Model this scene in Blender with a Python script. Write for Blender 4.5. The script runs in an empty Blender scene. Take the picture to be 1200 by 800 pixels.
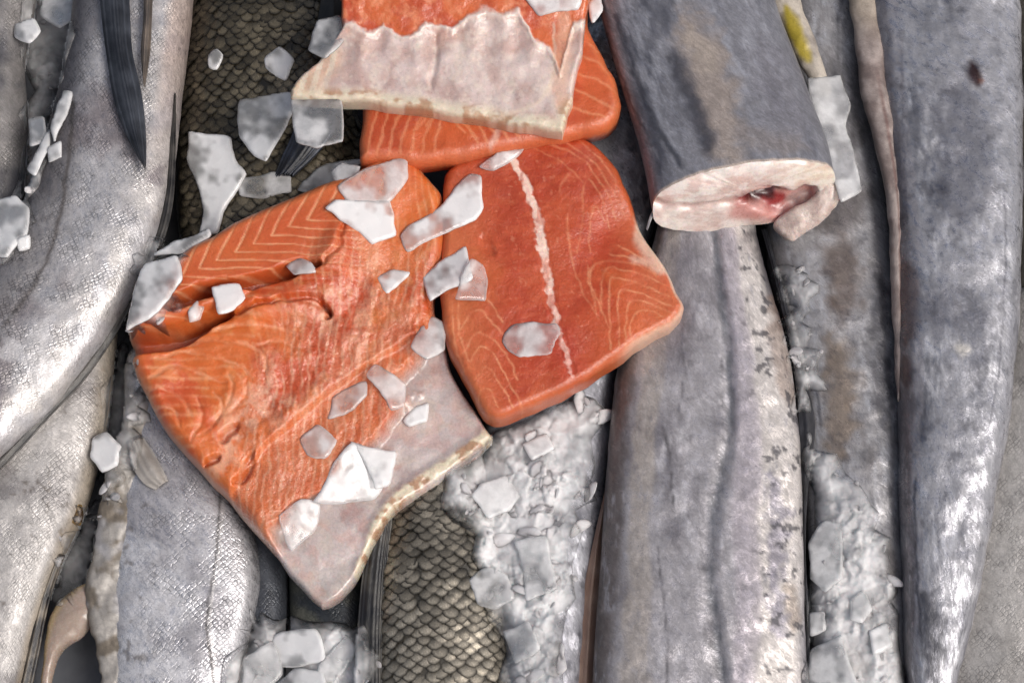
import bpy, math, random
import numpy as np
from mathutils import Vector, Matrix

# ---------------------------------------------------------------- camera, sky, sun, exposure
# 1 U = one pixel of the 1200x800 photograph at the middle of the pile = 0.42 mm
K = 0.00042
TILT = math.radians(18.0)
DIST = 2400.0
ZMID = 90.0
sc = bpy.context.scene
cam_data = bpy.data.cameras.new('camera'); cam = bpy.data.objects.new('camera', cam_data)
sc.collection.objects.link(cam); sc.camera = cam
cam_data.sensor_width = 36.0; cam_data.lens = 36.0 * DIST / 1200.0
cam_data.clip_start = 0.02; cam_data.clip_end = 50
cam.rotation_euler = (TILT, 0, 0)
CAM = np.array([0, -DIST * math.sin(TILT), ZMID + DIST * math.cos(TILT)])
cam.location = CAM * K

SUN_EL, SUN_AZ = math.radians(52), math.radians(-28)      # azimuth from +X (picture right), towards picture bottom
sdir = Vector((math.cos(SUN_EL) * math.cos(SUN_AZ), math.cos(SUN_EL) * math.sin(SUN_AZ), math.sin(SUN_EL)))
world = bpy.data.worlds.new('World'); sc.world = world; world.use_nodes = True
wn = world.node_tree
sky = wn.nodes.new('ShaderNodeTexSky'); sky.sky_type = 'NISHITA'; sky.sun_disc = False
sky.sun_elevation = SUN_EL; sky.sun_rotation = math.atan2(sdir.x, sdir.y)
sky.air_density = 1.0; sky.dust_density = 7.0; sky.ozone_density = 1.0
wn.nodes['Background'].inputs['Strength'].default_value = 0.135
hsv = wn.nodes.new('ShaderNodeHueSaturation'); hsv.inputs['Saturation'].default_value = 0.72      # thin high cloud
wn.links.new(sky.outputs['Color'], hsv.inputs['Color']); wn.links.new(hsv.outputs['Color'], wn.nodes['Background'].inputs['Color'])
sun_data = bpy.data.lights.new('sun', 'SUN'); sun = bpy.data.objects.new('sun', sun_data)
sc.collection.objects.link(sun)
sun_data.energy = 2.05; sun_data.angle = math.radians(24); sun_data.color = (1.0, 0.982, 0.965)
sun.rotation_euler = sdir.to_track_quat('Z', 'Y').to_euler()
sun.location = sdir * 2
sc.view_settings.view_transform = 'Standard'; sc.view_settings.look = 'None'
sc.view_settings.exposure = -0.38; sc.view_settings.gamma = 1.0
sc.render.engine = 'CYCLES'
sc.cycles.use_denoising = True
sc.cycles.max_bounces = 8; sc.cycles.transmission_bounces = 6; sc.cycles.transparent_max_bounces = 16
sc.cycles.caustics_refractive = False; sc.cycles.caustics_reflective = False

# ---------------------------------------------------------------- projection helpers
_f = np.array([0, math.sin(TILT), -math.cos(TILT)])
_u = np.array([0, math.cos(TILT), math.sin(TILT)])
_r = np.array([1.0, 0, 0])

def P(px, py, z):
    """pixel -> point on the level z (U)"""
    px = np.asarray(px, float); py = np.asarray(py, float)
    d = _f + _r * ((px - 600) / DIST)[..., None] - _u * ((py - 400) / DIST)[..., None]
    t = (np.asarray(z, float) - CAM[2]) / d[..., 2]
    return CAM + d * t[..., None]

def proj(v):
    q = v - CAM
    w = q @ _f
    return 600 + DIST * (q @ _r) / w, 400 - DIST * (q @ _u) / w

# ---------------------------------------------------------------- numpy helpers
rs = np.random.RandomState(7)
TAB = rs.rand(256, 256)

def vnoise(x, y):
    xi = np.floor(x).astype(int); yi = np.floor(y).astype(int)
    fx = x - xi; fy = y - yi
    fx = fx * fx * (3 - 2 * fx); fy = fy * fy * (3 - 2 * fy)
    a = TAB[xi & 255, yi & 255]; b = TAB[(xi + 1) & 255, yi & 255]
    c = TAB[xi & 255, (yi + 1) & 255]; d = TAB[(xi + 1) & 255, (yi + 1) & 255]
    return (a * (1 - fx) + b * fx) * (1 - fy) + (c * (1 - fx) + d * fx) * fy

def fbm(x, y, period, octs=4, seed=0, gain=0.55):
    x = np.asarray(x, float) / period + seed * 17.31; y = np.asarray(y, float) / period + seed * 9.77
    s = 0; a = 1; t = 0
    for o in range(octs):
        s = s + a * vnoise(x + 31.7 * o, y + 11.3 * o); t += a
        x, y = 2.03 * (.8 * x - .6 * y), 2.03 * (.6 * x + .8 * y); a *= gain
    return s / t

def ss(a, b, x):
    t = np.clip((np.asarray(x, float) - a) / (b - a), 0, 1)
    return t * t * (3 - 2 * t)

def lin(h):
    c = [int(h[i:i + 2], 16) / 255 for i in (1, 3, 5)]
    return np.array([x / 12.92 if x <= 0.04045 else ((x + 0.055) / 1.055) ** 2.4 for x in c])

def mix(a, b, m):
    m = np.asarray(m)[..., None]
    return a * (1 - m) + b * m

def crom(pts, n, closed=False):
    p = np.array(pts, float)
    m = len(p)
    if closed:
        q = np.vstack([p[-1], p, p[0], p[1]]); segs = m
    else:
        q = np.vstack([2 * p[0] - p[1], p, 2 * p[-1] - p[-2]]); segs = m - 1
    t = np.linspace(0, segs, n, endpoint=not closed)
    i = np.minimum(t.astype(int), segs - 1); f = (t - i)[:, None]
    a, b, c, d = q[i], q[i + 1], q[i + 2], q[i + 3]
    return 0.5 * (2 * b + (c - a) * f + (2 * a - 5 * b + 4 * c - d) * f ** 2 + (3 * b - a - 3 * c + d) * f ** 3)

def seg_dist(x, y, pts, closed=False):
    p = np.array(pts, float)
    if closed: p = np.vstack([p, p[:1]])
    best = np.full(np.shape(x), 1e9); par = np.zeros(np.shape(x))
    n = len(p) - 1
    for i in range(n):
        ax, ay = p[i][:2]; bx, by = p[i + 1][:2]
        dx, dy = bx - ax, by - ay
        L = dx * dx + dy * dy + 1e-9
        t = np.clip(((x - ax) * dx + (y - ay) * dy) / L, 0, 1)
        d = np.hypot(x - ax - t * dx, y - ay - t * dy)
        m = d < best
        best = np.where(m, d, best); par = np.where(m, (i + t) / n, par)
    return best, par

def stroke(x, y, pts, w, soft=None, smooth=True, taper=True, jit=0.0, seed=0):
    """mask of a hand-drawn line: 1 on the line, fading at its ends"""
    q = crom(pts, max(8, 5 * len(pts))) if smooth and len(pts) > 2 else np.array(pts, float)
    out = np.zeros(np.shape(x))
    mg = w * 3 + 6 + jit
    b = (x > q[:, 0].min() - mg) & (x < q[:, 0].max() + mg) & (y > q[:, 1].min() - mg) & (y < q[:, 1].max() + mg)
    if not b.any(): return out
    xx, yy = x[b], y[b]
    if jit:
        xx = xx + jit * (fbm(xx, yy, 12, 2, 3 + seed) - .5) * 2; yy = yy + jit * (fbm(xx, yy, 12, 2, 8 + seed) - .5) * 2
    d, t = seg_dist(xx, yy, q)
    ww = w * (0.35 + 0.65 * np.sqrt(np.clip(4 * t * (1 - t), 0, 1))) if taper else w
    soft = soft or max(1.0, w * .8)
    out[b] = 1 - ss(ww - soft * .5, ww + soft, d)
    return out

def inside(x, y, poly):
    p = np.array(poly, float); n = len(p)
    r = np.zeros(np.shape(x), bool); j = n - 1
    for i in range(n):
        xi, yi = p[i]; xj, yj = p[j]
        if yi != yj:
            c = ((yi > y) != (yj > y)) & (x < (xj - xi) * (y - yi) / (yj - yi) + xi)
            r ^= c
        j = i
    return r

# ---------------------------------------------------------------- objects
def link(o): sc.collection.objects.link(o); return o

def thing(name, label, cat, at=None, group=None):
    o = link(bpy.data.objects.new(name, None)); o['label'] = label; o['category'] = cat
    o.empty_display_size = 0.01
    if group: o['group'] = group
    if at is not None: o.location = Vector(np.asarray(at) * K)
    return o

def tag(o, label, cat, group=None, kind=None):
    o['label'] = label
    if cat: o['category'] = cat
    if group: o['group'] = group
    if kind: o['kind'] = kind
    return o

def mesh_from(name, v, faces, mat, parent=None, col=None, par=None, uv=None, smooth=True, origin=None):
    """v in U; faces: list of int arrays (m,k)"""
    me = bpy.data.meshes.new(name)
    o0 = np.zeros(3) if origin is None else np.asarray(origin, float)
    co = (np.asarray(v, float) - o0) * K
    me.vertices.add(len(co)); me.vertices.foreach_set('co', co.astype(np.float32).ravel())
    idx = np.concatenate([np.asarray(f, np.int32).ravel() for f in faces])
    tot = np.concatenate([np.full(len(f), np.shape(f)[1], np.int32) for f in faces])
    st = np.concatenate([[0], np.cumsum(tot)[:-1]]).astype(np.int32)
    me.loops.add(len(idx)); me.loops.foreach_set('vertex_index', idx)
    me.polygons.add(len(tot)); me.polygons.foreach_set('loop_start', st)
    me.polygons.foreach_set('use_smooth', np.full(len(tot), smooth))
    if uv is not None:
        l = me.uv_layers.new(name='UVMap'); l.data.foreach_set('uv', np.asarray(uv, np.float32)[idx].ravel())
    for nm, a in (('col', col), ('par', par)):
        if a is not None:
            at = me.attributes.new(nm, 'FLOAT_COLOR', 'POINT')
            c = np.ones((len(co), 4), np.float32); c[:, :3] = np.broadcast_to(a, (len(co), 3))
            at.data.foreach_set('color', c.ravel())
    me.update(calc_edges=True); me.validate()
    me.materials.append(mat)
    ob = link(bpy.data.objects.new(name, me))
    if parent is not None: ob.parent = parent
    elif origin is not None: ob.location = Vector(o0 * K)
    return ob

def child(root, name, v, faces, mat, **k):
    return mesh_from(name, v, faces, mat, parent=root, origin=np.array(root.location) / K, **k)

# ---------------------------------------------------------------- material helpers
class NT:
    def __init__(s, name):
        s.m = bpy.data.materials.new(name); s.m.use_nodes = True; s.t = s.m.node_tree
        s.bsdf = s.t.nodes['Principled BSDF']
    def put(s, sock, v):
        if hasattr(v, 'is_output') or isinstance(v, bpy.types.NodeSocket): s.t.links.new(v, sock)
        else: sock.default_value = v
    def n(s, typ, out=0, props=None, **inp):
        nd = s.t.nodes.new('ShaderNode' + typ)
        for k_, v in (props or {}).items(): setattr(nd, k_, v)
        for k_, v in inp.items():
            s.put(nd.inputs[int(k_[1:]) if k_[0] == '_' else k_.replace('__', ' ')], v)
        return nd.outputs[out]
    def m2(s, op, a, b=0.5, c=None):
        nd = s.t.nodes.new('ShaderNodeMath'); nd.operation = op
        s.put(nd.inputs[0], a); s.put(nd.inputs[1], b)
        if c is not None: s.put(nd.inputs[2], c)
        return nd.outputs[0]
    def ramp(s, v, lo, hi, a=0.0, b=1.0):
        nd = s.t.nodes.new('ShaderNodeMapRange'); nd.interpolation_type = 'SMOOTHSTEP'
        s.put(nd.inputs[0], v); s.put(nd.inputs[1], lo); s.put(nd.inputs[2], hi); s.put(nd.inputs[3], a); s.put(nd.inputs[4], b)
        return nd.outputs[0]
    def mixc(s, f, a, b, mode='MIX'):
        nd = s.t.nodes.new('ShaderNodeMix'); nd.data_type = 'RGBA'; nd.blend_type = mode
        s.put(nd.inputs[0], f); s.put(nd.inputs[6], a); s.put(nd.inputs[7], b)
        return nd.outputs[2]
    def noise(s, vec, scale, detail=4, rough=.55, dist=0.0):
        nd = s.t.nodes.new('ShaderNodeTexNoise')
        s.put(nd.inputs['Vector'], vec); nd.inputs['Scale'].default_value = scale
        nd.inputs['Detail'].default_value = detail; nd.inputs['Roughness'].default_value = rough; nd.inputs['Distortion'].default_value = dist
        return nd.outputs[0]
    def mapv(s, vec, scale=(1, 1, 1), rot=(0, 0, 0), loc=(0, 0, 0)):
        nd = s.t.nodes.new('ShaderNodeMapping'); s.put(nd.inputs[0], vec)
        nd.inputs[1].default_value = loc; nd.inputs[2].default_value = rot; nd.inputs[3].default_value = scale
        return nd.outputs[0]
    def turned(s, vec, ang, scale):
        return s.mapv(s.mapv(vec, (1, 1, 1), (0, 0, ang)), scale)
    def bump(s, h, strength, dist, normal=None):
        nd = s.t.nodes.new('ShaderNodeBump'); nd.inputs['Strength'].default_value = strength; nd.inputs['Distance'].default_value = dist
        s.put(nd.inputs['Height'], h)
        if normal is not None: s.put(nd.inputs['Normal'], normal)
        return nd.outputs[0]
    def grey(s, v):
        nd = s.t.nodes.new('ShaderNodeCombineColor')
        for i in range(3): s.put(nd.inputs[i], v)
        return nd.outputs[0]
    def set(s, **k):
        for a, v in k.items(): s.put(s.bsdf.inputs[a.replace('__', ' ')], v)
        return s

def skin_material(name, scale=None, streak=0.0, mottle=0.35, fine=0.25, foil=0.0, bump=.35):
    """fish skin: colour and (metal, roughness, scale strength) come with the mesh; grain, scales and sheen are made here"""
    t = NT(name)
    uv = t.n('UVMap', props={'uv_map': 'UVMap'})
    col = t.n('Attribute', props={'attribute_name': 'col'})
    par = t.n('Attribute', props={'attribute_name': 'par'})
    sep = t.t.nodes.new('ShaderNodeSeparateColor'); t.t.links.new(par, sep.inputs[0])
    metal, rough, scl = sep.outputs
    big = t.noise(t.mapv(uv, (1, 1.6, 1)), 6, 5, .6, .4)
    med = t.noise(uv, 22, 5, .65, .2)
    fin = t.noise(t.turned(uv, .7, (1.4, 1, 1)), 48, 5, .72, .3)
    h = t.m2('MULTIPLY', fin, .35)
    h = t.m2('MULTIPLY_ADD', med, .8, h)
    k = t.m2('MULTIPLY_ADD', t.m2('SUBTRACT', big, .5), mottle * 2.2, 1.0)
    k = t.m2('MULTIPLY_ADD', t.m2('SUBTRACT', fin, .5), fine * 2.6, k)
    k = t.m2('MULTIPLY_ADD', t.m2('SUBTRACT', med, .5), fine * 1.6, k)
    if streak:
        st = t.noise(t.turned(uv, .75, (3.2, .8, 1)), 8, 6, .7, 1.0)
        st2 = t.noise(t.turned(uv, -.16, (.8, 6, 1)), 4, 5, .68, .6)
        k = t.m2('MULTIPLY_ADD', t.m2('SUBTRACT', st, .5), streak * 2, k)
        k = t.m2('MULTIPLY_ADD', t.m2('SUBTRACT', st2, .5), streak * 1.5, k)
        h = t.m2('MULTIPLY_ADD', st, .9 * streak, h)
    if scale:
        wob = t.noise(uv, 5, 3)
        wv = t.n('VectorMath', props={'operation': 'ADD'}, _0=t.mapv(uv, (1 / scale[0], 1 / scale[1], 1), (0, 0, .785)), _1=t.n('CombineXYZ', X=t.m2('MULTIPLY', wob, 1.2), Y=wob))
        vo = t.t.nodes.new('ShaderNodeTexVoronoi'); vo.feature = 'DISTANCE_TO_EDGE'; vo.voronoi_dimensions = '2D'
        vc = t.t.nodes.new('ShaderNodeTexVoronoi'); vc.voronoi_dimensions = '2D'
        for v_ in (vo, vc): t.put(v_.inputs['Vector'], wv); v_.inputs['Scale'].default_value = 1.0; v_.inputs['Randomness'].default_value = .45
        edge = t.ramp(vo.outputs['Distance'], .0, .22, 1.0, 0.0)
        cell = t.n('SeparateColor', Color=vc.outputs['Color'])
        fade = t.ramp(t.noise(uv, 3.6, 5), .42, .60)
        amt = t.m2('MULTIPLY', scl, fade)
        h = t.m2('MULTIPLY_ADD', t.m2('MULTIPLY', t.m2('SUBTRACT', t.m2('MULTIPLY', cell, .9), edge), amt), .9, h)
        k = t.m2('SUBTRACT', k, t.m2('MULTIPLY', t.m2('MULTIPLY', edge, amt), .42))
        k = t.m2('ADD', k, t.m2('MULTIPLY', t.m2('MULTIPLY', t.m2('SUBTRACT', cell, .45), amt), .40))
    if foil:
        f1 = t.noise(t.turned(uv, .9, (2.2, .8, 1)), 5, 8, .74, 1.2)
        f2 = t.noise(t.turned(uv, -.3, (.8, 2.2, 1)), 7, 7, .74, .8)
        fk = t.ramp(t.m2('MULTIPLY_ADD', f2, .45, t.m2('MULTIPLY', f1, .55)), .44, .60)
        k = t.m2('MULTIPLY', k, t.m2('MULTIPLY_ADD', fk, foil, 1 - .5 * foil))
        metal = t.m2('MULTIPLY', metal, t.m2('MULTIPLY_ADD', fk, 1.0, .45))
        rough = t.m2('SUBTRACT', rough, t.m2('MULTIPLY', fk, .08))
        h = t.m2('MULTIPLY_ADD', fk, .45 * foil, h)
        wr = t.noise(t.turned(uv, .8, (2.2, .6, 1)), 10, 3, .5, 1.2)
        h = t.m2('MULTIPLY_ADD', wr, .9, h)
    k = t.m2('MAXIMUM', k, .12)
    base = t.mixc(1.0, col, t.grey(k), 'MULTIPLY')
    rr = t.m2('MULTIPLY_ADD', t.m2('SUBTRACT', med, .5), .35, rough)
    nb = t.bump(h, bump, .0009)
    t.set(Base__Color=base, Metallic=metal, Roughness=rr, Normal=nb, Coat__Normal=nb)
    t.bsdf.inputs['Coat Weight'].default_value = .12; t.bsdf.inputs['Coat Roughness'].default_value = .115
    return t.m

def flesh_material(name, sss=.25, coat=.35, grain=1.0):
    t = NT(name)
    tc = t.t.nodes.new('ShaderNodeTexCoord'); ob = tc.outputs['Object']
    col = t.n('Attribute', props={'attribute_name': 'col'})
    par = t.n('Attribute', props={'attribute_name': 'par'})
    sep = t.t.nodes.new('ShaderNodeSeparateColor'); t.t.links.new(par, sep.inputs[0])
    n1 = t.noise(ob, 90, 4); n2 = t.noise(ob, 700, 4, .6); n3 = t.noise(ob, 2200, 2, .6)
    amp = t.m2('MULTIPLY_ADD', sep.outputs[2], .7, .25)
    k = t.m2('MULTIPLY_ADD', t.m2('SUBTRACT', n1, .5), t.m2('MULTIPLY', amp, .38), 1.0)
    k = t.m2('MULTIPLY_ADD', t.m2('SUBTRACT', n2, .5), t.m2('MULTIPLY', amp, .45), k)
    k = t.m2('MULTIPLY_ADD', t.m2('SUBTRACT', n3, .5), t.m2('MULTIPLY', amp, .45), k)
    base = t.mixc(1.0, col, t.grey(k), 'MULTIPLY')
    h = t.m2('MULTIPLY_ADD', n3, .4, n2)
    rr = t.m2('MULTIPLY_ADD', t.m2('SUBTRACT', n2, .5), .5, sep.outputs[1])
    amt = t.m2('MULTIPLY', sep.outputs[2], 1.0)
    hh = t.m2('MULTIPLY', h, amt)
    t.set(Base__Color=base, Roughness=rr, Normal=t.bump(hh, .55 * grain, .0008), Coat__Normal=t.bump(t.m2('MULTIPLY', t.m2('MULTIPLY_ADD', t.noise(ob, 330, 3, .6), 1.6, n2), sep.outputs[2]), .45, .0008), Subsurface__Weight=sss, Subsurface__Scale=.0025, Coat__Weight=sep.outputs[0])
    t.bsdf.inputs['Subsurface Radius'].default_value = (1.0, .35, .18)
    t.bsdf.inputs['Coat Roughness'].default_value = .2
    t.bsdf.inputs['Specular IOR Level'].default_value = .5
    return t.m

def ice_material(name, clear=.4, rough=.35, tint=(.86, .9, .95), vary=.25, scale=1.0, sss=.25):
    """frosted ice: a milky share that scatters and a clear share one sees through"""
    t = NT(name)
    tc = t.t.nodes.new('ShaderNodeTexCoord'); ob = tc.outputs['Object']
    rnd = t.n('ObjectInfo', out='Random')
    off = t.n('VectorMath', props={'operation': 'ADD'}, _0=ob, _1=t.n('CombineXYZ', X=t.m2('MULTIPLY', rnd, 3.0), Y=rnd, Z=rnd))
    n1 = t.noise(off, 130 * scale, 4, .6); n2 = t.noise(off, 620 * scale, 4, .65); n3 = t.noise(off, 45 * scale, 2)
    milk = t.ramp(t.m2('MULTIPLY_ADD', n1, .6, t.m2('MULTIPLY', n3, .5)), .36, .74, max(0.05, 1 - clear - vary), min(1, 1 - clear + vary))
    milk = t.m2('ADD', milk, t.m2('MULTIPLY', t.m2('SUBTRACT', rnd, .5), .18))
    ro = t.ramp(n1, .35, .7, rough - .12, rough + .18)
    h = t.m2('MULTIPLY_ADD', n2, .5, n1)
    bp = t.bump(h, .22, .0007)
    pr = t.t.nodes.new('ShaderNodeBsdfPrincipled'); pr.inputs['Base Color'].default_value = (*tint, 1); pr.inputs['Roughness'].default_value = .6
    pr.inputs['Subsurface Weight'].default_value = sss; pr.inputs['Subsurface Scale'].default_value = .004; pr.inputs['Subsurface Radius'].default_value = (.9, 1, 1)
    pr.inputs['Specular IOR Level'].default_value = 0.0; t.put(pr.inputs['Normal'], bp)
    tl = t.n('BsdfTranslucent', Color=(*tint, 1), Normal=bp)
    edge = t.n('SeparateColor', Color=t.n('Attribute', props={'attribute_name': 'par'}))
    milk = t.m2('MULTIPLY', milk, edge)
    tp = t.n('BsdfTransparent', Color=(.985, .99, .995, 1))
    gl = t.n('BsdfGlossy', Color=(1, 1, 1, 1), Roughness=ro, Normal=bp)
    def mixs(f, a, b): return t.n('MixShader', _0=f, _1=a, _2=b)
    body_ = mixs(milk, tp, mixs(.22, pr.outputs[0], tl))
    fres = t.n('Fresnel', IOR=1.31, Normal=bp)
    out = t.t.nodes['Material Output']
    t.t.links.new(mixs(t.m2('MULTIPLY_ADD', fres, 1.0, .02), body_, gl), out.inputs['Surface'])
    t.t.nodes.remove(t.bsdf)
    return t.m

M = {
    'ribbon': skin_material('ribbon fish skin', streak=.12, mottle=.36, fine=.20, foil=.50, bump=.22),
    'hake': skin_material('fine scaled skin', scale=(.050, .043), streak=.18, mottle=.34, fine=.34, foil=.25, bump=.30),
    'plain': skin_material('plain fish skin', streak=.12, mottle=.3, fine=.3),
    'scale': skin_material('large scale', mottle=.3, fine=.25, bump=.2),
    'fin': skin_material('fin membrane', streak=.1, mottle=.2, fine=.2),
    'flesh': flesh_material('salmon flesh', sss=.3),
    'white_flesh': flesh_material('white fish flesh', sss=.3),
    'ice': ice_material('flake ice', .06, .24, (.99, .99, .99), .05),
    'ice_clear': ice_material('clear flake ice', .36, .24, (.99, .99, .99), .16),
    'crushed': ice_material('crushed ice', .26, .55, (.95, .96, .98), .2, sss=.9),
}

# ---------------------------------------------------------------- shape builders
def quad_grid(nr, nc, wrap):
    i = np.arange(nr - 1)[:, None]; j = np.arange(nc if wrap else nc - 1)[None, :]
    j2 = (j + 1) % nc
    return np.stack([i * nc + j, (i + 1) * nc + j, (i + 1) * nc + j2, i * nc + j2], -1).reshape(-1, 4)

def normals_grid(V):
    du = np.gradient(V, axis=0); dv = np.roll(V, -1, 1) - np.roll(V, 1, 1)
    n = np.cross(du, dv); n /= np.linalg.norm(n, axis=2, keepdims=True) + 1e-9
    return n

def loft_grid(L, R, zc, th, ns, nt, e=2.0, round_ends=(True, True), sag=0.55):
    """closed body between two edge lines of the photograph; zc height of its middle, th half thickness"""
    m = len(L)
    zc = np.broadcast_to(np.array(zc, float), (m,)); th = np.broadcast_to(np.array(th, float), (m,))
    Lp = crom(L, ns); Rp = crom(R, ns)
    s = np.linspace(0, m - 1, ns)
    z = crom(np.stack([zc, th], 1), ns); zz, tt = z[:, 0], z[:, 1]
    A = P(Lp[:, 0], Lp[:, 1], zz); B = P(Rp[:, 0], Rp[:, 1], zz)
    C = (A + B) / 2; H = (B - A) / 2
    f = np.ones(ns)
    x = np.linspace(0, 1, ns)
    if round_ends[0]: f *= np.sqrt(np.clip(1 - (1 - np.clip(x / .06, 0, 1)) ** 2, 0.0004, 1))
    if round_ends[1]: f *= np.sqrt(np.clip(1 - (1 - np.clip((1 - x) / .06, 0, 1)) ** 2, 0.0004, 1))
    ntop = int(nt * .72); nbot = nt - ntop
    ang = np.concatenate([np.linspace(math.pi, 0, ntop, endpoint=False), np.linspace(0, -math.pi, nbot, endpoint=False)])
    c, sn = np.cos(ang), np.sin(ang)
    cx = np.sign(c) * np.abs(c) ** (2 / e); cz = np.sign(sn) * np.abs(sn) ** (2 / e)
    V = C[:, None, :] + H[:, None, :] * (cx[None, :, None] * f[:, None, None])
    V[:, :, 2] += tt[:, None] * cz[None, :] * f[:, None]
    arc = np.concatenate([[0], np.cumsum(np.linalg.norm(np.diff(C, axis=0), axis=1))])
    hw = np.linalg.norm(H, axis=1).mean()
    vv = np.concatenate([[0], np.cumsum(np.hypot(np.diff(cx) * hw, np.diff(cz) * tt.mean()))])
    vv = vv - vv[ntop // 2]
    UV = np.stack(np.broadcast_arrays(arc[:, None] / 100, vv[None, :] / 100), -1)
    return V, UV, cx, ntop

def body(root, name, L, R, zc, th, mat, paint, ns=200, nt=120, e=2.0, disp=None, ends=(True, True), post=None, caps2=True):
    V, UV, cx, ntop = loft_grid(L, R, zc, th, ns, nt, e, ends)
    if disp is not None:
        px, py = proj(V)
        V = V + normals_grid(V) * disp(px, py, UV[..., 0], UV[..., 1])[..., None]
    if post is not None: V = post(V)
    px, py = proj(V)
    X = np.broadcast_to(cx[None, :], px.shape)
    col, par = paint(px, py, X, UV)
    F = quad_grid(ns, nt, True)
    n = ns * nt
    v = V.reshape(-1, 3); caps = []
    caps = [np.arange(nt)[None, :], ((ns - 1) * nt + np.arange(nt))[None, ::-1]][:2 if caps2 else 1]
    return child(root, name, v, [F] + caps, mat, col=col.reshape(-1, 3), par=np.asarray(par).reshape(-1, 3), uv=UV.reshape(-1, 2)), V

def smooth_poly(poly, n=220, jit=1.5, seed=0):
    p = crom(poly, n, True)
    k = np.arange(n)
    a = np.random.RandomState(seed + 100)
    w = np.interp(np.arange(n), np.linspace(0, n, n // 4 + 1), np.append(a.randn(n // 4), 0))
    tn = np.roll(p, -1, 0) - np.roll(p, 1, 0); tn /= np.linalg.norm(tn, axis=1, keepdims=True) + 1e-9
    return p + np.stack([tn[:, 1], -tn[:, 0]], 1) * (w * jit)[:, None]

def slab_grid(poly, step):
    poly = np.array(poly)
    x0, y0 = poly.min(0) - step; x1, y1 = poly.max(0) + step
    xs = np.arange(x0, x1 + step, step); ys = np.arange(y0, y1 + step, step)
    X, Y = np.meshgrid(xs, ys)
    cx = (X[:-1, :-1] + X[1:, 1:]) / 2; cy = (Y[:-1, :-1] + Y[1:, 1:]) / 2
    keep = inside(cx, cy, poly)
    nc = X.shape[1]
    ii, jj = np.nonzero(keep)
    q = np.stack([ii * nc + jj, (ii + 1) * nc + jj, (ii + 1) * nc + jj + 1, ii * nc + jj + 1], 1)
    used, inv = np.unique(q, return_inverse=True)
    q = inv.reshape(q.shape)
    x = X.ravel()[used]; y = Y.ravel()[used]
    e = np.concatenate([q[:, [0, 1]], q[:, [1, 2]], q[:, [2, 3]], q[:, [3, 0]]])
    key = e[:, 0].astype(np.int64) * 10 ** 7 + e[:, 1]; rkey = e[:, 1].astype(np.int64) * 10 ** 7 + e[:, 0]
    be = e[~np.isin(key, rkey)]
    bv = np.unique(be)
    # snap the rim to the outline
    best = np.full(len(bv), 1e9); sx = x[bv].copy(); sy = y[bv].copy(); bx, by = x[bv].copy(), y[bv].copy()
    for i in range(len(poly)):
        ax, ay = poly[i - 1]; cx_, cy_ = poly[i]
        dx, dy = cx_ - ax, cy_ - ay; Lq = dx * dx + dy * dy + 1e-9
        t = np.clip(((bx - ax) * dx + (by - ay) * dy) / Lq, 0, 1)
        d = np.hypot(bx - ax - t * dx, by - ay - t * dy); m = d < best
        best = np.where(m, d, best); sx = np.where(m, ax + t * dx, sx); sy = np.where(m, ay + t * dy, sy)
    x[bv] = sx; y[bv] = sy
    d, _ = seg_dist(x, y, poly, True)
    d[bv] = 0
    return x, y, d, q, be

def slab(root, name, poly, zmap, top, base, mat, paint, step=1.6, split=None):
    """thick piece with the outline poly; top/base give heights (U) over pixel coordinates and distance to the rim"""
    x, y, d, q, be = slab_grid(poly, step)
    zt = top(x, y, d); zb = np.minimum(base(x, y), zt - 1.0)
    pos = P(x, y, np.full(x.shape, float(zmap)))
    vt = pos.copy(); vt[:, 2] = zt
    vb = pos.copy(); vb[:, 2] = zb
    n = len(x)
    side = np.stack([be[:, 1], be[:, 0], be[:, 0] + n, be[:, 1] + n], 1)
    col, par = paint(x, y, d, zt)
    v = np.concatenate([vt, vb]); col = np.concatenate([col, col]); par = np.concatenate([par, par])
    uv = np.concatenate([np.stack([x, y], 1)] * 2) / 100
    F = np.concatenate([q, q[:, ::-1] + n, side])
    if split is None: return child(root, name, v, [F], mat, col=col, par=par, uv=uv)
    # two parts along a soft border, sharing the normals of the whole piece
    fn = np.cross(v[F[:, 2]] - v[F[:, 0]], v[F[:, 3]] - v[F[:, 1]])
    vn = np.zeros_like(v)
    for k_ in range(4): np.add.at(vn, F[:, k_], fn)
    vn /= np.linalg.norm(vn, axis=1, keepdims=True) + 1e-12
    mk = np.tile(split[1](x, y), 2)[F].mean(1) > .5
    for nm, sel in ((name, ~mk), (split[0], mk)):
        u_, inv = np.unique(F[sel], return_inverse=True)
        o = child(root, nm, v[u_], [inv.reshape(-1, 4)], mat, col=col[u_], par=par[u_], uv=uv[u_])
        o.data.normals_split_custom_set_from_vertices(vn[u_].tolist())

def edge_round(d, r): return np.sqrt(np.clip(1 - (1 - np.clip(d / r, 0, 1)) ** 2, 0, 1))

def const_paint(c, par=(0, .4, .3)):
    c = np.asarray(c)
    return lambda x, y, *a: (np.broadcast_to(c, np.shape(x) + (3,)).copy(), np.broadcast_to(np.array(par, float), np.shape(x) + (3,)).copy())

def parr(x, m, r, b):
    o = np.zeros(np.shape(x) + (3,)); o[..., 0] = m; o[..., 1] = r; o[..., 2] = b
    return o

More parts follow.
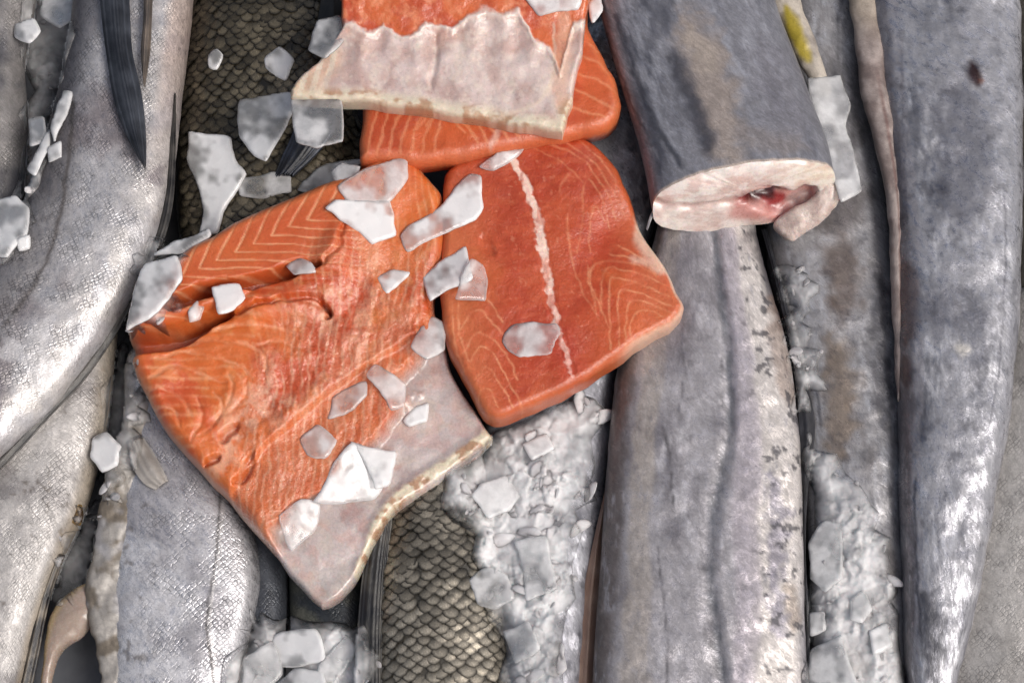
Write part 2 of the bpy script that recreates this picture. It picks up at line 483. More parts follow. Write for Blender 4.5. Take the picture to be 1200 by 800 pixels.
# ================================================================ the setting
tray_t = NT('dark wet tray')
_ob = tray_t.t.nodes.new('ShaderNodeTexCoord').outputs['Object']
tray_t.set(Base__Color=tray_t.mixc(tray_t.noise(_ob, 60, 5), (.05, .053, .062, 1), (.14, .146, .16, 1)), Roughness=.35,
           Normal=tray_t.bump(tray_t.noise(_ob, 220, 4), .3, .001))
_x = np.linspace(-760, 760, 60); _y = np.linspace(-640, 640, 50)
_X, _Y = np.meshgrid(_x, _y, indexing='xy')
_Z = -2 + 4 * (fbm(_X + 2000, _Y + 2000, 160, 3) - .5)
tray = mesh_from('display_tray', np.stack([_X, _Y, _Z], -1).reshape(-1, 3),
                 [quad_grid(50, 60, False)[:, ::-1]], tray_t.m)
tag(tray, 'dark wet tray under the pile of fish and ice', None, kind='structure')

# ================================================================ whole fish
GREY = lin('#8f8d92')

def lump(a, per, seed=0, oct=3):
    return lambda px, py, u, v: a * 2 * (fbm(px, py, per, oct, seed) - .5)

# ---- large hake with the dark pectoral fin
def paint_hake_a(px, py, X, UV):
    n = fbm(px, py, 70, 4, 1); n2 = fbm(px, py, 22, 4, 2)
    c = mix(lin('#b9b7b9'), lin('#8f888a'), ss(.42, .68, n))
    c = mix(c, lin('#cfcac6'), .75 * ss(.1, .8, X) * ss(.35, .65, n2))
    c = mix(c, lin('#4a484e'), .9 * ss(-.20, -.80, X))
    c = mix(c, lin('#b58d76'), .4 * ss(.60, .82, X) * ss(240, 40, py))
    lat = stroke(px, py, [(86, 120), (78, 200), (68, 262), (50, 315), (20, 362), (-10, 405), (-40, 440)], 1.8, 2.4, taper=False, jit=2)
    c = mix(c, lin('#3a3634'), .85 * lat)
    d = stroke(px, py, [(70, 170), (55, 270), (10, 350), (-40, 420)], 16, 22, taper=False, jit=6)
    c = mix(c, lin('#6e6764'), .5 * d)
    sm = ss(.60, .72, fbm(px, py, 34, 3, 5)) * ss(200, 330, py)
    c = mix(c, lin('#d3d1d2'), .55 * sm)
    return c, parr(px, .45 - .2 * lat, .37 + .1 * sm, 1.0 * (1 - .75 * sm) * ss(1.0, .6, X))
hake_a = thing('hake', 'large silver hake with dark pectoral fin, its flank beside the biggest salmon fillet', 'fish', P(np.array(60.), np.array(300.), 20.))
A_L = [(95, -130), (87, 0), (74, 80), (58, 150), (35, 230), (-5, 300), (-60, 365), (-130, 440), (-220, 520)]
A_R = [(232, -130), (226, 0), (215, 90), (207, 170), (195, 255), (165, 330), (122, 402), (55, 485), (-60, 600)]
body(hake_a, 'body', A_L, A_R, [85, 85, 88, 92, 96, 100, 104, 108, 110], [40, 42, 44, 45, 46, 46, 45, 42, 36], M['hake'], paint_hake_a, 330, 190, 2.7,
     disp=lump(4.0, 60, 3))

def fin(root, name, pts_l, pts_r, z, c1, c2, thick=3.0, rays=9, ns=60, nt=44, par=(.1, .35, 0), arch=6.0, fringe=0.0, mat='fin'):
    """thin rayed fin between two edge lines"""
    n = len(pts_l); z = np.broadcast_to(np.array(z, float), (n,))
    Lp = crom(pts_l, ns); Rp = crom(pts_r, ns); zz = crom(np.stack([z, z], 1), ns)[:, 0]
    A = P(Lp[:, 0], Lp[:, 1], zz); B = P(Rp[:, 0], Rp[:, 1], zz)
    t = np.linspace(0, 1, nt)
    V = A[:, None] * (1 - t)[None, :, None] + B[:, None] * t[None, :, None]
    tw = t + .05 * np.sin(t * 9 + rays); ray = .5 + .5 * np.cos(2 * np.pi * rays * tw); rayv = vnoise(t * rays, t * 0 + rays)
    V[:, :, 2] += arch * np.sin(np.pi * t)[None, :] + thick * .28 * ray[None, :] * (.5 + rayv[None, :])
    if fringe:
        tip = np.linspace(0, 1, ns)[:, None] ** 3 * fringe * (ray[None, :] - .5)
        dirv = np.gradient(V, axis=0); dirv /= np.linalg.norm(dirv, axis=2, keepdims=True) + 1e-9
        V = V + dirv * tip[..., None]
    Bt = V.copy(); Bt[:, :, 2] -= thick
    px, py = proj(V)
    nn = fbm(px, py, 18, 4, 4)
    c = mix(lin(c1), lin(c2), np.clip(.5 * ray[None, :] * rayv[None, :] + 1.3 * (nn - .42), 0, 1))
    N = ns * nt
    q = quad_grid(ns, nt, False)
    rim = np.concatenate([np.arange(nt), (np.arange(1, ns) * nt + nt - 1), ((ns - 1) * nt + np.arange(nt - 2, -1, -1)), (np.arange(ns - 2, 0, -1) * nt)])
    r2 = np.roll(rim, -1)
    side = np.stack([rim, r2, r2 + N, rim + N], 1)
    cc = np.concatenate([c.reshape(-1, 3)] * 2)
    UV = np.stack(np.broadcast_arrays(np.linspace(0, 1, ns)[:, None] * 1.5, t[None, :] * .5), -1).reshape(-1, 2)
    return child(root, name, np.concatenate([V.reshape(-1, 3), Bt.reshape(-1, 3)]), [np.concatenate([q, q[:, ::-1] + N, side])], M[mat],
                 col=cc, par=np.broadcast_to(np.array(par, float), (2 * N, 3)), uv=np.concatenate([UV, UV]))

fin(hake_a, 'pectoral_fin', [(116, -30), (118, 10), (124, 60), (133, 115), (148, 160), (168, 196)], [(150, -30), (152, 10), (155, 60), (166, 110), (171, 160), (171, 198)],
    [134, 139, 143, 147, 149, 149], '#1d1f25', '#4c5058', 2.5, 7, fringe=9)
fin(hake_a, 'pelvic_fin', [(168, -30), (168, 20), (165, 60), (168, 100)], [(180, -30), (178, 20), (176, 60), (170, 102)], [139, 141, 143, 145], '#4a4440', '#8a7c70', 2, 4, ns=40, nt=24, fringe=4)
fin(hake_a, 'anal_fin', [(205, 110), (200, 160), (193, 228), (178, 285), (150, 335), (122, 385), (86, 432), (50, 470), (10, 515), (-30, 560)],
    [(206, 110), (206, 160), (203, 235), (189, 290), (161, 345), (133, 396), (98, 446), (60, 486), (20, 530), (-22, 572)],
    [112, 112, 110, 108, 106, 106, 108, 110, 112, 112], '#121214', '#5b5752', 2.5, 3, ns=160, nt=26, arch=3)

# ---- pale fish under it
def paint_pale(px, py, X, UV):
    n = fbm(px, py, 60, 4, 11); n2 = fbm(px, py, 7, 3, 12)
    c = mix(lin('#b9b5b2'), lin('#8f8b8a'), ss(.42, .7, n))
    c = mix(c, lin('#6c655f'), .8 * ss(.68, .78, n2) * ss(.3, .6, n))
    c = mix(c, lin('#b9a688'), .5 * ss(.8, 1, X))
    return c, parr(px, .22, .38, .6)
fish_b = thing('whitefish', 'pale whitish fish tapering to a dark tail fin beneath the large hake', 'fish', P(np.array(40.), np.array(620.), 10.))
body(fish_b, 'body', [(-60, 330), (-60, 420), (-55, 520), (-58, 600), (-60, 680), (-50, 760), (-45, 850), (-40, 930)], [(138, 330), (134, 420), (122, 510), (102, 590), (76, 650), (50, 715), (28, 800), (2, 930)],
     [48, 50, 50, 48, 46, 44, 42, 40], [44, 46, 46, 44, 42, 38, 34, 30], M['hake'], paint_pale, 230, 130, 2.6, disp=lump(2, 34, 4))
fin(fish_b, 'dorsal_fin', [(66, 650), (45, 705), (30, 760), (14, 830), (8, 880)], [(76, 650), (58, 705), (45, 770), (32, 835), (30, 880)], [58, 54, 50, 46, 44], '#17161a', '#94897a', 2.5, 4, ns=60, nt=26)

# ---- hake with an opened belly
def paint_hake_c(px, py, X, UV):
    n = fbm(px, py, 55, 4, 21); n2 = fbm(px, py, 10, 3, 22)
    c = mix(lin('#d2d1d4'), lin('#adabaf'), ss(.42, .7, n))
    c = mix(c, lin('#7d7672'), .7 * ss(.63, .78, n2) * ss(-.1, -.6, X))
    c = mix(c, lin('#807e82'), .6 * ss(.78, .98, X))  # shade along the right edge, painted into the skin colour
    lat = stroke(px, py, [(258, 560), (256, 610), (252, 660), (245, 700), (242, 740), (248, 775), (250, 830)], 1.0, 1.6, taper=False, jit=1.5)
    lat2 = stroke(px, py, [(262, 560), (260, 610), (256, 660), (249, 700), (246, 740), (252, 775), (254, 830)], 1.0, 1.6, taper=False, jit=1.5)
    c = mix(c, lin('#4a4540'), .8 * lat); c = mix(c, lin('#e0dcd8'), .5 * lat2)
    return c, parr(px, .5, .31, .85 * ss(-.85, -.2, X))
hake_c = thing('hake', 'silver hake with a slit belly and thin lateral line under the biggest salmon fillet', 'fish', P(np.array(210.), np.array(690.), 8.))
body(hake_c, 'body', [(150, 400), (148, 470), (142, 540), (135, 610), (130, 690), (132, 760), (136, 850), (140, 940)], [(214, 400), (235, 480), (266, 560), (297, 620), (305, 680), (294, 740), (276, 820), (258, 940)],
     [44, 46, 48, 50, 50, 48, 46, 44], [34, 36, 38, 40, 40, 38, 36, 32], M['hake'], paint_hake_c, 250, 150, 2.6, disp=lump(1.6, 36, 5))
def paint_flap(px, py, X, UV):
    n = fbm(px, py, 26, 4, 31)
    c = mix(lin('#a09b95'), lin('#756c60'), ss(.42, .62, n)); c = mix(c, lin('#635b52'), .8 * ss(.6, .95, np.abs(X)))
    c = mix(c, lin('#aaa8aa'), .7 * ss(.5, .62, fbm(px, py, 40, 3, 33)))
    return c, parr(px, .12, .42, .2)
body(hake_c, 'belly_flap', [(166, 440), (140, 505), (122, 570), (108, 640), (100, 700), (112, 750), (116, 820), (118, 930)], [(196, 440), (178, 505), (166, 570), (158, 640), (154, 700), (154, 750), (152, 820), (150, 930)],
     [72, 72, 70, 68, 65, 62, 58, 55], [11, 12, 12, 12, 12, 11, 10, 10], M['plain'], paint_flap, 170, 70, 2.6, disp=lump(6, 26, 6, 4))
fin(hake_c, 'pelvic_fin', [(150, 520), (156, 548), (168, 566), (182, 574)], [(168, 512), (182, 534), (192, 552), (197, 563)], [88, 91, 92, 90], '#8a847e', '#bdb8b2', 3, 3, ns=36, nt=26, arch=3)
def paint_gut(px, py, X, UV):
    n = fbm(px, py, 18, 4, 41)
    c = mix(lin('#8f7f72'), lin('#a8968a'), n); c = mix(c, lin('#b59a68'), .7 * ss(-.45, -.9, X))
    return c, parr(px, 0, .25, .2)
body(hake_c, 'belly_lining', [(110, 680), (84, 692), (64, 712), (54, 745), (50, 785), (44, 830)], [(124, 692), (126, 706), (118, 724), (96, 746), (70, 768), (54, 832)],
     [58, 56, 54, 50, 46, 42], [8, 11, 14, 13, 9, 5], M['white_flesh'], paint_gut, 90, 50, 2.0, disp=lump(1.5, 14, 7))
def paint_scrap(px, py, X, UV): return mix(lin('#a98a55'), lin('#4d3a26'), ss(.4, .65, fbm(px, py, 7, 3, 43))), parr(px, .2, .25, .5)
body(hake_c, 'gut_scrap', [(84, 594), (82, 604), (84, 614)], [(96, 590), (98, 604), (94, 616)], 60, 8, M['plain'], paint_scrap, 24, 24, 2.0)

# ---- dark fish deep in the pile
def dark_paint(c1, c2, per=40, seed=50, metal=.25, rough=.4, scl=.8):
    def f(px, py, X, UV):
        n = fbm(px, py, per, 4, seed)
        return mix(lin(c1), lin(c2), ss(.35, .68, n)), parr(px, metal, rough, scl)
    return f
fish_d = thing('small_fish', 'smooth dark grey fish deep in the gap beside the slit hake', 'fish', P(np.array(318.), np.array(720.), 5.))
body(fish_d, 'body', [(270, 560), (280, 640), (284, 720), (278, 800), (270, 900)], [(330, 560), (337, 640), (337, 720), (334, 800), (326, 900)], 26, [24, 26, 26, 25, 20], M['hake'],
     dark_paint('#5c6067', '#3f4249', 40, 51), 110, 60)
fish_d2 = thing('small_fish', 'olive dark fish beneath the pointed tip of the biggest salmon fillet', 'fish', P(np.array(385.), np.array(720.), 5.))
body(fish_d2, 'body', [(335, 560), (338, 640), (340, 720), (345, 800), (352, 900)], [(432, 560), (436, 640), (440, 720), (440, 800), (430, 900)], 30, [28, 30, 30, 29, 24], M['hake'],
     dark_paint('#5a5a50', '#2f3338', 34, 52), 120, 80)
fish_l = thing('small_fish', 'dull dark grey fish with ice between it and the large hake', 'fish', P(np.array(0.), np.array(100.), 5.))
body(fish_l, 'body', [(-110, -120), (-112, 0), (-112, 100), (-115, 200), (-120, 300), (-120, 400)], [(52, -120), (44, 0), (30, 70), (32, 150), (26, 230), (-6, 400)], 46, [40, 44, 46, 45, 42, 34], M['hake'],
     dark_paint('#85817f', '#57565a', 44, 53, .2, .42, .8), 150, 100, disp=lump(3, 40, 9))

# ---- two fish with large scales; every visible scale is a piece of its own
def scaled_fish(label, L, R, zc, th, c1, c2, region, a, b, seed, at, fin_parts, tone):
    root = thing('scaled_fish', label, 'fish', at)
    def paint(px, py, X, UV):
        n = fbm(px, py, 50, 4, seed)
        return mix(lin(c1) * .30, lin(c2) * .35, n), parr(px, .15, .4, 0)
    ob, V = body(root, 'body', L, R, zc, th, M['plain'], paint, 160, 120, 2.1)
    ns, nt = V.shape[:2]
    # scale lattice measured along the body and round its girth
    arc = np.concatenate([[0], np.cumsum(np.linalg.norm(np.diff(V[:, int(nt * .36)], axis=0), axis=1))])
    mid = ns // 2
    g = np.concatenate([[0], np.cumsum(np.linalg.norm(np.diff(V[mid], axis=0), axis=1))])
    Nn = normals_grid(V)
    me_list = []
    for kk in range(6):                                              # six scale shapes and colours, shared between the pieces
        rr = np.random.RandomState(seed * 10 + kk)
        rings, segs = 3, 11
        pts = [(0, 0, 1.9 + .3 * rr.rand())]; colr = [0]
        for ri in range(1, rings + 1):
            f = ri / rings
            for si in range(segs):
                t = 2 * math.pi * si / segs
                x = math.cos(t); y = math.sin(t)
                rad = 1 + .10 * math.cos(2 * t) + .05 * rr.randn() * (ri == rings)
                zz = 1.2 * (1 - f ** 2.2) + .5 * f * x * 2.0        # free edge raised like a roof tile
                pts.append((x * f * rad * a * .66, y * f * rad * b * .60, zz)); colr.append(f)
        pts = np.array(pts); colr = np.array(colr)
        tri = [(0, 1 + i, 1 + (i + 1) % segs) for i in range(segs)]
        qd = []
        for ri in range(rings - 1):
            o1 = 1 + ri * segs; o2 = o1 + segs
            for i in range(segs): qd.append((o1 + i, o2 + i, o2 + (i + 1) % segs, o1 + (i + 1) % segs))
        xx = pts[:, 0] / (a * .66)
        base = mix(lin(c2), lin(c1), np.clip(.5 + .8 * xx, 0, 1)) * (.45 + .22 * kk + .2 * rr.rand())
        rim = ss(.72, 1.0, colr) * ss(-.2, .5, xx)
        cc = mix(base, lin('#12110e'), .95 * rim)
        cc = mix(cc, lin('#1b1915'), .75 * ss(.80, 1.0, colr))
        me_list.append((pts, np.array(tri), np.array(qd), cc))
    protos = []
    for kk, (pts, tri, qd, cc) in enumerate(me_list):
        me = bpy.data.meshes.new('scale')
        me.from_pydata((pts * K).tolist(), [], tri.tolist() + qd.tolist())
        me.polygons.foreach_set('use_smooth', np.full(len(me.polygons), True))
        at_ = me.attributes.new('col', 'FLOAT_COLOR', 'POINT'); c4 = np.ones((len(pts), 4)); c4[:, :3] = cc
        at_.data.foreach_set('color', c4.ravel().astype(np.float32))
        ap = me.attributes.new('par', 'FLOAT_COLOR', 'POINT'); ap.data.foreach_set('color', np.tile([.4, .26, 0, 1], len(pts)).astype(np.float32))
        l = me.uv_layers.new(name='UVMap')
        li = np.zeros(len(me.loops), np.int32); me.loops.foreach_get('vertex_index', li)
        l.data.foreach_set('uv', (pts[li, :2] / 100 + kk).astype(np.float32).ravel())
        me.materials.append(M['scale']); protos.append(me)
    rr = np.random.RandomState(seed)
    cand = []
    n_u = int(arc[-1] / (a * .5)); n_v = int(g[int(nt * .72)] / b)
    for iu in range(n_u):
        for iv in range(n_v):
            su = iu * a * .5; sv = (iv + .5 * (iu % 2)) * b; su += 9 * (float(vnoise(np.array(su / 45.), np.array(sv / 45.))) - .5); sv += 9 * (float(vnoise(np.array(su / 45. + 7), np.array(sv / 45. + 3))) - .5); su = max(su, 0); sv = max(sv, 0)
            fi = np.interp(su, arc, np.arange(ns)); fj = np.interp(sv, g, np.arange(nt))
            if fj > nt * .72: continue
            i, j = int(round(min(fi, ns - 2))), int(round(fj)) % nt
            i0 = int(min(fi, ns - 2)); j0 = int(fj) % nt; fu = fi - i0; fv = fj - int(fj)
            p = (V[i0, j0] * (1 - fu) + V[i0 + 1, j0] * fu) * (1 - fv) + (V[i0, (j0 + 1) % nt] * (1 - fu) + V[i0 + 1, (j0 + 1) % nt] * fu) * fv
            q = proj(p)
            if inside(np.array([q[0]]), np.array([q[1]]), region)[0]: cand.append((p, Nn[i, j], V[min(i + 1, ns - 1), j] - V[max(i - 1, 0), j], q))
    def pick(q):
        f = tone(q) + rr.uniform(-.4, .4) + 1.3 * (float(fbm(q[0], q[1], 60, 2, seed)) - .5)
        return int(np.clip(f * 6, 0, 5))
    rest = []
    org = np.array(root.location) / K
    for n_, (p, nv, tv, q) in enumerate(cand):
        if rr.rand() < .035: continue
        nv = nv / np.linalg.norm(nv); tv = tv - nv * (tv @ nv); tv /= np.linalg.norm(tv) + 1e-9
        # tail-ward edge raised over the next row
        sgn = 1.0
        ax = tv * sgn; ay = np.cross(nv, ax)
        rot = Matrix(np.stack([ax, ay, nv], 1).tolist()).to_4x4() @ Matrix.Rotation(math.radians(rr.uniform(-14, 14)), 4, 'Z') @ Matrix.Rotation(math.radians(-5 + rr.uniform(-6, 5)), 4, 'Y')
        sc_ = Matrix.Scale(rr.uniform(.86, 1.12) * (.82 + .4 * float(fbm(q[0], q[1], 55, 2, seed + 7))) * 1.02, 4)
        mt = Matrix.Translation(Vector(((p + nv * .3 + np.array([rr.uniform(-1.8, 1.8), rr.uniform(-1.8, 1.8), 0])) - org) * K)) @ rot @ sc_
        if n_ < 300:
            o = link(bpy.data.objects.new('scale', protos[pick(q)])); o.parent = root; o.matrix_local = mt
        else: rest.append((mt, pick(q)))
    if rest:
        vs, ts, qs, cs = [], [], [], []; off = 0
        for mt, kk in rest:
            pts, tri, qd, cc = me_list[kk]
            m = np.array(mt); w = (pts * K) @ m[:3, :3].T + m[:3, 3]
            vs.append(w / K + org); ts.append(tri + off); qs.append(qd + off); cs.append(cc); off += len(pts)
        vs = np.concatenate(vs)
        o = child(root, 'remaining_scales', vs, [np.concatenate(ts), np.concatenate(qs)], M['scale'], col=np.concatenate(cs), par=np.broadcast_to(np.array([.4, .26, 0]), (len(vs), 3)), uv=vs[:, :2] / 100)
        o['kind'] = 'stuff'
    for args, kw in fin_parts: fin(root, *args, **kw)
    return root

scaled_fish('dark olive fish with large scales under the ice flakes next to the large hake',
            [(232, -120), (224, 0), (214, 100), (206, 200), (212, 290), (240, 420)], [(398, -120), (404, 0), (416, 100), (426, 200), (424, 290), (400, 420)],
            [48, 48, 48, 46, 44, 40], [44, 46, 46, 44, 42, 36], '#635b4b', '#2a2620', [(228, -30), (396, -30), (418, 110), (424, 215), (300, 265), (215, 290), (212, 120)], 16, 16, 61,
            P(np.array(310.), np.array(150.), 5.),
            [(('pectoral_fin', [(352, 110), (345, 150), (330, 185), (322, 206)], [(392, 110), (392, 150), (372, 180), (345, 206)], [98, 98, 96, 92], '#15171d', '#3b4252'), dict(rays=6, fringe=5)),
             (('gill_cover', [(384, -60), (376, 0), (372, 40), (384, 90)], [(402, -60), (408, 0), (414, 50), (424, 100)], [92, 92, 90, 84], '#1c1a18', '#3a3530'), dict(rays=2, thick=5, arch=7))], lambda q: .12 + .5 * ss(225, 300, q[0]) * ss(-60, 60, q[1]) + .2 * ss(150, 200, q[1]) * ss(330, 400, q[0]))
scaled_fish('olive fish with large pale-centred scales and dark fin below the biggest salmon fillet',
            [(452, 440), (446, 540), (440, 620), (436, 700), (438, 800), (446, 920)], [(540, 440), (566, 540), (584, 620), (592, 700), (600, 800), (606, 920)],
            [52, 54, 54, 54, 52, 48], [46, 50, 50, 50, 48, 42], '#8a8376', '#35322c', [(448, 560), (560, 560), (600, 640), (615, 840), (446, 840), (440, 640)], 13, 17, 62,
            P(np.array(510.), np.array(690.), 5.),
            [(('dorsal_fin', [(444, 590), (428, 650), (420, 720), (416, 800), (412, 880)], [(462, 590), (456, 650), (452, 720), (452, 800), (456, 880)], [96, 90, 84, 80, 76], '#16171b', '#5e5b55'), dict(rays=6, ns=80, arch=4))], lambda q: .1 + .5 * ss(440, 530, q[0]) + .3 * ss(620, 760, q[1]))  # tone function paints the highlight towards lower right into the scale colours

# ---- ribbon fish
def edges_t(px, X): return np.abs(X)

def ribbon_paint(base, dark, pale, stripes=(), pale_x=None, dark_x=None, seed=70, metal=.35, rough=.36, spots=.0, spot_w=None, tints=()):
    def f(px, py, X, UV):
        u, v = UV[..., 0] * 100, UV[..., 1] * 100
        wx = X + .10 * (fbm(px, py, 60, 3, seed + 3) - .5) * 2
        n = fbm(u * .45, v * 1.3, 26, 5, seed); n2 = fbm(px, py, 90, 4, seed + 1); n3 = fbm(u * .5, v * 1.8, 9, 4, seed + 2)
        c = mix(lin(base), lin(dark), .9 * ss(.44, .72, .6 * n + .4 * n2))
        c = mix(c, lin(pale), .7 * ss(.50, .74, .5 * fbm(u * .35, v, 30, 4, seed + 5) + .5 * n3))
        for (x0, w, colr, amt) in (pale_x or ()): c = mix(c, lin(colr), amt * (1 - ss(w * .5, w, np.abs(wx - x0))) * ss(.2, .5, n3 + .1))
        for (x0, w, colr, amt) in (dark_x or ()): c = mix(c, lin(colr), amt * (1 - ss(w * .4, w, np.abs(wx - x0))) * ss(.25, .55, n3 + .12))
        for (pts, w, colr, amt, jit) in tints: c = mix(c, lin(colr), amt * stroke(px, py, pts, w, w * 1.1, taper=True, jit=jit, seed=seed))
        for (pts, w, colr, amt) in stripes: c = mix(c, lin(colr), amt * stroke(px, py, pts, w, w * .9 + .8, taper=False, jit=2.5, seed=seed) * (.55 + .45 * ss(.35, .6, n3)))
        if spots:
            s = ss(.62, .72, fbm(u, v, 10, 4, seed + 8)) * spots
            if spot_w is not None: s = s * spot_w(px, py, X)
            c = mix(c, lin('#3c3b42'), s)
        return c, parr(px, metal, rough + .12 * ss(.45, .7, n2), 0)
    return f

ICY = '#c9c9cd'
fish_e = thing('ribbon_fish', 'silver ribbon fish half buried in crushed ice below the redder salmon fillet', 'fish', P(np.array(650.), np.array(600.), 5.))
body(fish_e, 'body', [(672, 20), (662, 110), (642, 220), (605, 350), (572, 480), (562, 600), (574, 700), (586, 800), (596, 930)], [(768, 20), (776, 110), (772, 220), (752, 330), (728, 450), (716, 540), (706, 620), (694, 700), (684, 800), (676, 930)][:4] + [(722, 480), (708, 600), (696, 700), (684, 800), (674, 930)],
     46, [36, 38, 40, 40, 40, 40, 40, 38, 34], M['ribbon'],
     ribbon_paint('#a2a2a9', '#62626a', '#cdced4', stripes=[([(640, 500), (668, 540), (700, 575)], 1.0, '#43434b', .7), ([(650, 520), (690, 600)], .8, '#4a4a52', .6), ([(620, 610), (660, 600), (690, 612)], .9, '#48484f', .6), ([(625, 660), (655, 655)], 1.2, '#3c3c42', .7)],
                  tints=[([(700, 250), (690, 330), (690, 420)], 26, '#4a4b55', .8, 10)], spots=.5, seed=71, metal=.5, rough=.34), 330, 130, 2.6, disp=lump(3, 40, 12))

fish_f = thing('ribbon_fish', 'broad grey ribbon fish with a dark groove along its flank and a cream edge', 'fish', P(np.array(825.), np.array(560.), 30.))
F_L = [(815, 60), (792, 170), (768, 275), (745, 350), (724, 430), (714, 520), (707, 600), (700, 700), (694, 800), (688, 930)]
F_R = [(868, 60), (878, 170), (886, 275), (906, 350), (926, 430), (936, 520), (940, 600), (942, 700), (945, 800), (948, 930)]
body(fish_f, 'body', F_L, F_R, [72, 76, 80, 82, 82, 82, 82, 82, 80, 76], [24, 28, 32, 34, 36, 36, 36, 36, 34, 30], M['ribbon'],
     ribbon_paint('#a8a5a9', '#7c797e', '#cdcbd0',
                  stripes=[([(838, 270), (842, 330), (852, 390), (855, 440), (856, 500), (846, 560), (836, 610), (832, 660), (838, 720), (848, 800), (852, 880)], 3.4, '#5c5f66', .85),
                           ([(846, 420), (848, 500), (838, 570), (828, 620), (826, 670), (832, 730), (842, 800)], 1.0, '#3b3b41', .75),
                           ([(778, 500), (786, 545), (790, 600)], 1.1, '#3d3b3e', .8), ([(770, 640), (776, 690), (782, 760), (784, 820)], .9, '#4c4a4e', .8), ([(800, 380), (802, 440), (796, 480)], 1.0, '#55535a', .6)],
                  pale_x=[(.72, .34, '#d4cdc8', .9), (.40, .18, '#b5adb4', .7), (-.62, .16, '#b6aca2', .6)],
                  dark_x=[(-.95, .22, '#5f5550', .8)],
                  tints=[([(880, 270), (905, 330), (915, 380)], 9, '#4e4a4e', .8, 8), ([(905, 350), (915, 420), (925, 470)], 8, '#8d7463', .55, 8), ([(905, 560), (912, 620), (908, 680), (915, 740)], 8, '#8c8894', .8, 12),
                         ([(925, 690), (932, 740)], 6, '#7a6248', .5, 6), ([(800, 290), (790, 360), (780, 430)], 22, '#77737a', .5, 12)],
                  spots=.75, spot_w=lambda px, py, X: ss(.35, .6, X) * .8 + .25, seed=72, metal=.42, rough=.36), 360, 190, 3.0, disp=lambda px, py, u, v: 1.6 * 2 * (fbm(px, py, 34, 3, 13) - .5) - 3.0 * stroke(px, py, [(838, 270), (842, 330), (852, 390), (855, 440), (856, 500), (846, 560), (836, 610), (832, 660), (838, 720), (848, 800), (852, 880)], 5, 5, taper=False))
fin(fish_f, 'anal_fin', [(712, 560), (696, 630), (684, 690), (678, 750), (674, 830), (672, 900)], [(716, 560), (706, 630), (703, 690), (700, 750), (696, 830), (692, 900)], [76, 74, 72, 70, 68, 66], '#8f7263', '#b79c8a', 4, 2, ns=70, nt=18, arch=5)
fin(fish_f, 'dorsal_fin', [(892, 268), (906, 320), (924, 400), (932, 450), (936, 500), (938, 560), (940, 640), (942, 730), (944, 840)], [(898, 268), (912, 320), (934, 400), (946, 450), (955, 500), (948, 560), (944, 640), (948, 730), (950, 840)],
    [88, 88, 88, 88, 86, 86, 86, 85, 82], '#0d0d10', '#3a3a40', 3, 2, ns=150, nt=18, arch=2)

fish_h = thing('ribbon_fish', 'brownish ribbon fish with patches of ice lying between two broader grey ones', 'fish', P(np.array(990.), np.array(500.), 5.))
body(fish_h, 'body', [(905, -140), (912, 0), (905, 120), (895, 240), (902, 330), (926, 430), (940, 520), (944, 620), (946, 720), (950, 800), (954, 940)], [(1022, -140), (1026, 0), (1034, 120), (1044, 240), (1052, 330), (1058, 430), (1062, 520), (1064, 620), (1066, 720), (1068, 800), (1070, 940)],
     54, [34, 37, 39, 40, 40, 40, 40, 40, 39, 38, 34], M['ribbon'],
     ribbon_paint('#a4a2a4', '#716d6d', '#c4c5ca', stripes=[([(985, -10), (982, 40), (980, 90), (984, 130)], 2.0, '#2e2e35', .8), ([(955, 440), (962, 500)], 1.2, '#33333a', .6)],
                  tints=[([(985, 280), (990, 330), (985, 370)], 17, '#5a4636', .7, 12), ([(975, 400), (985, 450), (980, 530)], 16, '#7d6a55', .7, 12), ([(950, 230), (980, 250), (1010, 230)], 18, '#564c48', .7, 10), ([(1030, 330), (1030, 420), (1040, 500)], 10, '#35353d', .7, 10), ([(985, 560), (1010, 620), (1000, 680)], 15, '#a9abb4', .5, 14), ([(1000, 730), (1010, 800)], 15, '#86704f', .7, 10)],  # dark strip on the right: shadow of the silver neighbour painted as a tint
                  spots=.35, seed=73, metal=.4), 360, 130, 2.8, disp=lump(3.5, 50, 14))

